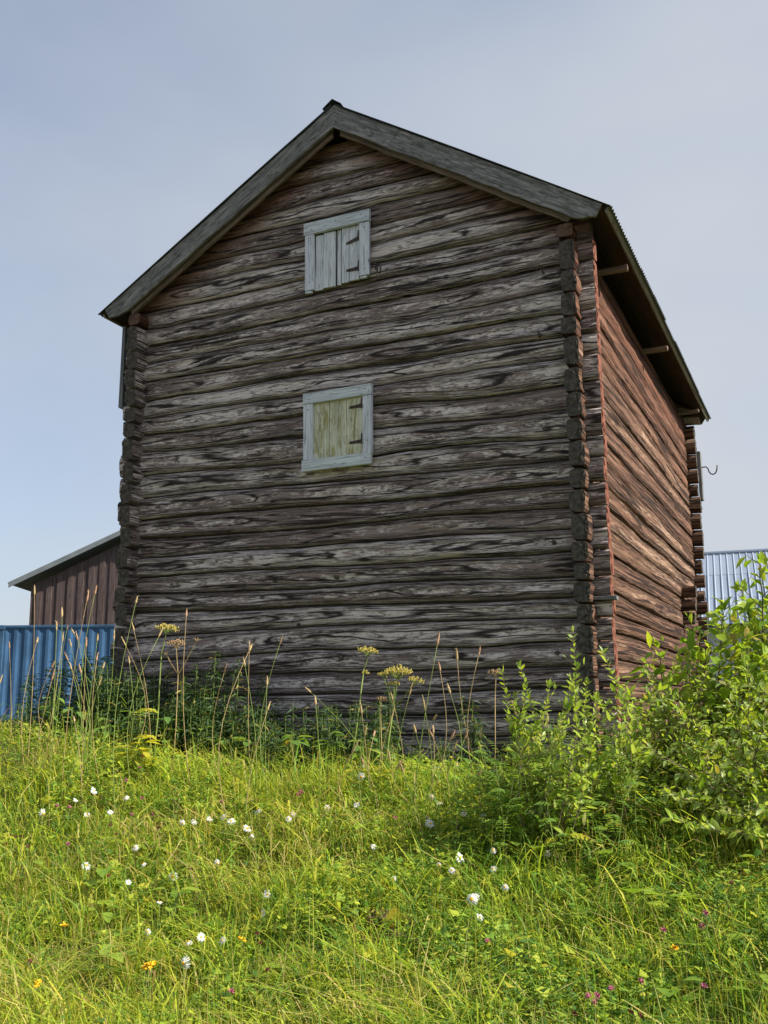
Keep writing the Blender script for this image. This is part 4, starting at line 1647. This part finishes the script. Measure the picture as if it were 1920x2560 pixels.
umbellifer('bare dry umbel skeleton in front of the lower logs near the right corner', on_ground(2.42, -2.05), (2.46, -2.0, .5), [((2.47, -2.0, .64), .06, 10)], True, 0, 5)
umbellifer('brown branching dry umbel at the left corner of the log wall', on_ground(-.55, -2.1), (-.58, -2.0, .72), [((-.61, -2.0, .96), .09, 12), ((-.39, -2.0, 1.02), .05, 9), ((-.68, -2.05, .9), .05, 8)], True, 0, 6)

# yellow-leaved clump at the meadow's edge and other broad leaves
def leafy(name, label, loc, n, ln, w, mat, sd, h=.1, up_=.4, group=None):
    r = np.random.default_rng(sd)
    t = thing(name, label, 'wild plant', on_ground(*loc), group)
    sh = [leaf_shape('leaf', w, .25, mat, .12, 5), leaf_shape('leaf', w * .85, .45, mat, .15, 5)]
    mb = MB()
    for k in range(n):
        a = k * 2.4 + r.uniform(-.4, .4)
        hh = h * r.uniform(.6, 1.3)
        o_ = r.uniform(.02, .08)
        p = Vector((o_ * math.cos(a), o_ * math.sin(a), hh))
        mb.tube([(0, 0, 0), (p.x * .4, p.y * .4, hh * .6), p], .003, 4)
        X = Vector((math.cos(a), math.sin(a), up_ + r.uniform(-.3, .3))).normalized()
        Y = Vector((0, 0, 1)).cross(X).normalized()
        m4 = Matrix((X, Y, X.cross(Y))).transposed().to_4x4() @ Matrix.Scale(ln * r.uniform(.7, 1.15), 4)
        m4.translation = p
        o = link('leaf', sh[k % 2], t)
        o.matrix_local = m4
    mb.build('stem', GSTEM, t)


leafy('yellowing_herb', 'bright yellow-green leafy clump before the dark fireweed at left', (-.80, -2.25), 34, .14, .6, YLEAF, 1, .34, .2)
leafy('yellowing_herb', 'pale yellow withering leaves at the meadow edge below the lower hatch', (1.35, -2.25), 16, .14, .45, YLEAF, 2, .25, .0)
leafy('yellowing_herb', 'small yellow-green herb right of the branching umbel plant', (1.72, -2.2), 14, .13, .5, YLEAF, 3, .25, .1)
leafy('dock_plant', 'broad upright green dock leaves at the bottom of the meadow left of centre right', (2.53, -4.15), 5, .22, .42, BROAD, 4, .06, 1.4)
leafy('dock_plant', 'pair of pale green dock leaves low in the foreground near the centre', (2.81, -4.55), 4, .20, .40, BROAD, 5, .05, 1.1)
leafy('dock_plant', 'round-leaved light green herb in the lower left foreground', (1.32, -4.35), 6, .13, .85, BROAD, 6, .2, .3)
leafy('dock_plant', 'broad-leaved herb at the bottom edge left of centre', (2.0, -4.85), 7, .15, .8, BROAD, 7, .12, .3)
leafy('dock_plant', 'three-leaved pale green shoot at the foot of the willow shoots', (3.12, -3.45), 5, .13, .62, BROAD, 8, .2, .3)
rr = np.random.default_rng(15)
for k in range(52):
    x, y = rr.uniform(-.6, 4.6), rr.uniform(-5.1, -2.2)
    leafy('lady_mantle', 'low round-leaved herb ' + place(x, y), (x, y), int(rr.integers(4, 8)), rr.uniform(.07, .15), rr.choice([.5, .75, .9]), BROAD, 900 + k, rr.uniform(.10, .26), .3, 'low round-leaved herbs in the meadow')
for k in range(12):
    x, y = -2.6 + 4.3 * k / 12 + rr.uniform(-.1, .1), -1.45 + rr.uniform(-.12, .12)
    leafy('shade_herb', 'broad-leaved green herb in front of the fireweed ' + ('near the left corner' if k < 4 else 'left of the hatches' if k < 8 else 'below the hatches'), (x, y), int(rr.integers(12, 20)), rr.uniform(.10, .15), .7, FERN, 950 + k, rr.uniform(.3, .5), .1, 'broad-leaved herbs before the fireweed')
# arching rowan leaf
t = thing('rowan_seedling', 'arching yellow-green pinnate rowan leaf glowing below the willows', 'wild plant', on_ground(3.30, -3.35))
mb = MB()
mb.tube([(0, 0, 0), (-.01, 0, .18), (.0, -.02, .30)], [.005, .004, .003], 5)
mb.build('stem', GSTEM, t)
for a, b in (((0, -.02, .30), (.22, -.03, .27)), ((0, -.02, .30), (-.10, -.05, .25))):
    P, D, U, L, W = [], [], [], [], []
    pinnate(None, a, b, 7, .075, .026, P, D, U, L, W)
    leaf_cloud('leaf', P, D, U, L, W, YLEAF, t)

# ---- flowers
DAISY = [(-0.56,-3.1),(0.11,-3.55),(0.57,-3.47),(0.76,-3.24),(0.83,-3.24),(-0.25,-3.09),(-0.68,-3.17),(-0.14,-3.4),(-0.69,-3.51),(-0.38,-3.38),(0.44,-3.83),(0.61,-3.96),(0.89,-4.01),(1.09,-4.41),(1.15,-4.6),(0.74,-4.27),(0.21,-4.05),(1.58,-4.8),(1.69,-4.84),(1.79,-4.79),(1.74,-5.07),(1.81,-4.4),(1.67,-4.12),(1.09,-3.38),(1.0,-3.29),(1.29,-3.21),(1.26,-3.08),(1.68,-2.9),(1.49,-2.43),(1.08,-3.78),(0.61,-3.19),(0.59,-3.36),(0.87,-2.95),(1.42,-2.86),(2.12,-3.55),(2.24,-2.91),(2.34,-3.12),(2.23,-2.66),(2.17,-2.65),(2.54,-2.99),(2.67,-2.96),(2.93,-3.56),(2.99,-3.75),(2.97,-4.01),(3.02,-4.22),(3.08,-4.26),(3.24,-3.45),(2.62,-3.67),(2.76,-3.68),(2.78,-3.88),(3.14,-4.0),(2.45,-3.98),(1.76,-1.5),(1.86,-1.63),(2.04,-1.77),(1.11,-1.59)]
YELLOW = [(0.68,-4.77),(1.93,-4.81),(1.54,-5.12),(1.61,-5.16),(1.58,-5.15),(1.06,-5.38),(3.31,-2.27),(3.35,-2.3),(3.6,-2.46),(3.66,-2.46),(4.25,-3.1),(4.12,-4.42)]
CLOVER = [(-0.09,-3.09),(0.11,-3.22),(-0.67,-3.39),(-0.7,-2.31),(-0.64,-2.43),(-0.54,-2.73),(-0.09,-3.9),(2.17,-5.28),(1.14,-2.76),(1.16,-2.85),(0.54,-2.93),(-0.02,-3.3),(-0.58,-3.35),(3.84,-4.92),(3.83,-4.99),(3.86,-4.96),(3.91,-4.89),(4.22,-4.18),(4.24,-4.17),(4.06,-4.35),(4.02,-4.78),(4.3,-4.81),(2.08,-3.12),(3.22,-4.55)]
BROWN = [(-0.72,-3.81),(-0.64,-3.84),(-0.61,-3.8),(-0.41,-3.95),(-0.56,-4.01),(0.55,-4.23),(0.42,-3.55),(1.03,-4.01),(0.75,-3.77),(0.36,-3.28),(2.04,-4.8),(1.99,-4.76),(2.24,-5.06),(-0.05,-3.5),(0.17,-3.7),(0.9,-5.27),(4.37,-3.59),(4.34,-3.84),(4.05,-4.98),(4.01,-4.99),(3.78,-5.05)]
PETAL = plain('white_petal', (.72, .72, .70), .6, .08, 40)
DISC = plain('daisy_disc', (.70, .38, .03), .8, .2, 80)
YEL = plain('yellow_petal', (.85, .48, .02), .6, .15, 60)
PINK = plain('clover_pink', (.42, .13, .19), .7, .35, 90)
BRN = plain('withered_clover', (.16, .055, .035), .9, .4, 90)


def flower_root(name, label, cat, group, x, y, h, sd):
    t = thing(name, label, cat, on_ground(x, y), group)
    mb = MB()
    r = np.random.default_rng(sd)
    bx, by = r.normal(0, .03, 2)
    mb.tube([(bx, by, 0), (bx * .4, by * .4, h * .6), (0, 0, h)], [.0028, .0024, .002], 5)
    mb.build('stem', GSTEM, t)
    return t, r


def daisy_meshes(k):
    r = np.random.default_rng(k)
    mb = MB()
    n = int(r.integers(13, 19))
    for q in range(n):
        a = 2 * math.pi * q / n + r.normal(0, .06)
        l_ = r.uniform(.026, .034)
        dz = [r.uniform(-.010, .004), r.uniform(-.016, -.004), r.uniform(-.03, -.02)][k % 3]
        c, s = math.cos(a), math.sin(a)
        w = .0042
        pt = lambda u, v, z: (c * u - s * v, s * u + c * v, z)
        mb.poly([pt(.006, -w * .5, 0), pt(.006, w * .5, 0), pt(.006 + l_ * .55, w, dz * .35 + .002), pt(.006 + l_, w * .5, dz), pt(.006 + l_, -w * .5, dz), pt(.006 + l_ * .55, -w, dz * .35 + .002)])
    pm = mb.mesh('petals', PETAL)
    mb = MB()
    mb.tube([(0, 0, -.006), (0, 0, -.002), (0, 0, .003), (0, 0, .006)], [.006, .012, .011, .004], 10)
    return pm, mb.mesh('disc', DISC)


DM = [daisy_meshes(k) for k in range(6)]
to_view = Vector((CAM.x - 1.5, CAM.y + 3.5, 1.2)).normalized()
for k, (x, y) in enumerate(DAISY):
    h = .27 + random.uniform(-.05, .05)
    lab = ('large wide-open white daisy ' if k % 4 == 0 else 'small white daisy ') + place(x, y) if y < -1.8 else 'white daisy in the shade at the foot of the gable wall'
    t, r = flower_root('oxeye_daisy', lab, 'flower', 'white daisies scattered over the meadow' if y < -1.8 else 'white daisies at the wall', x, y, h, 1000 + k)
    ax = (Vector((.38, -.75, .55)) + Vector(r.normal(0, .42, 3))).normalized()
    q = ax.to_track_quat('Z', 'Y')
    pm, dm = DM[k % 6]
    for nm, me in (('petals', pm), ('disc', dm)):
        o = link(nm, me, t, (0, 0, h))
        o.rotation_mode = 'QUATERNION'
        o.rotation_quaternion = q
        o.scale = (r.uniform(.5, .72),) * 3 if k % 4 else (.88,) * 3


def head_mesh(name, mat, rad, n, sd, flat=False):
    r = np.random.default_rng(sd)
    mb = MB()
    mb.tube([(0, 0, -.4 * rad), (0, 0, 0), (0, 0, rad * .6)], [rad * .3, rad * .6, rad * .35], 7)
    for q in range(n):
        d_ = Vector(r.normal(0, 1, 3))
        d_.z = abs(d_.z) * (.25 if flat else 1) - (.0 if flat else .25)
        d_.normalize()
        p = d_ * rad * r.uniform(.85, 1.15)
        s = d_.orthogonal().normalized() * rad * .22
        s = Matrix.Rotation(r.uniform(0, 6), 3, d_) @ s
        mb.poly([d_ * rad * .25 - s * .6, d_ * rad * .25 + s * .6, p + s, p + d_ * rad * .12, p - s])
    return mb.mesh(name, mat)


YM, CM, BM = (head_mesh('flower_head', YEL, .021, 26, 1, True), head_mesh('flower_head', PINK, .0145, 46, 2), head_mesh('seed_head', BRN, .013, 30, 3))
for nm, lab, grp, pts, me, pn in (
        ('hawkbit_flower', 'orange-yellow flower', 'yellow flowers in the meadow', YELLOW, YM, 'flower_head'),
        ('clover_flower', 'pink clover head', 'pink clover in the meadow', CLOVER, CM, 'flower_head'),
        ('withered_clover', 'dark withered clover', 'withered clover in the meadow', BROWN, BM, 'seed_head')):
    for k, (x, y) in enumerate(pts):
        h = .27 + random.uniform(-.02, .05)
        t, r = flower_root(nm, lab + ' ' + place(x, y), 'flower', grp, x, y, h, 2000 + k)
        o = link(pn, me, t, (0, 0, h))
        o.rotation_euler = (r.uniform(.1, .9), r.uniform(-.4, .4), r.uniform(0, 6))

# ---- mossy rotten timber half sunk in the grass
MOSS = plain('yellow_moss', (.26, .24, .03), .95, .4, 40, bump=.02)
ROT = wood_board('rotten_wood', (.035, .022, .015), (.13, .075, .045), 0)
mt = thing('rotten_timber', 'short rotten timber with yellow moss sunk in the meadow grass', 'timber', on_ground(2.55, -4.22, .0))
mb = MB()
r = np.random.default_rng(3)
pts = [(-.16 + .36 * s, .05 * math.sin(3 * s), .12 - .05 * s + .01 * math.sin(9 * s)) for s in np.linspace(0, 1, 9)]
mb.tube(pts, [.055 * r.uniform(.75, 1.1) for _ in range(9)], 9)
mb.build('log_piece', ROT, mt)
mb = MB()
for k in range(90):
    s = r.uniform(0, 1)
    p = Vector((-.16 + .36 * s, .05 * math.sin(3 * s) + r.normal(0, .02), .165 - .05 * s))
    d_ = Vector(r.normal(0, 1, 3)) * .012
    mb.tube([p - Vector((0, 0, .015)), p + d_ * .4, p + d_ + Vector((0, 0, .01))], [.012, .010, .002], 5)
mb.build('moss', MOSS, mt)
mb = MB()
mb.tube([(-.1, -.16, .02), (.05, -.13, .06), (.2, -.1, .03)], [.04, .05, .035], 8)
mb.build('root_piece', ROT, mt)

SC.render.engine = 'CYCLES'
SC.cycles.max_bounces = 4
SC.cycles.diffuse_bounces = 3
SC.cycles.transmission_bounces = 3
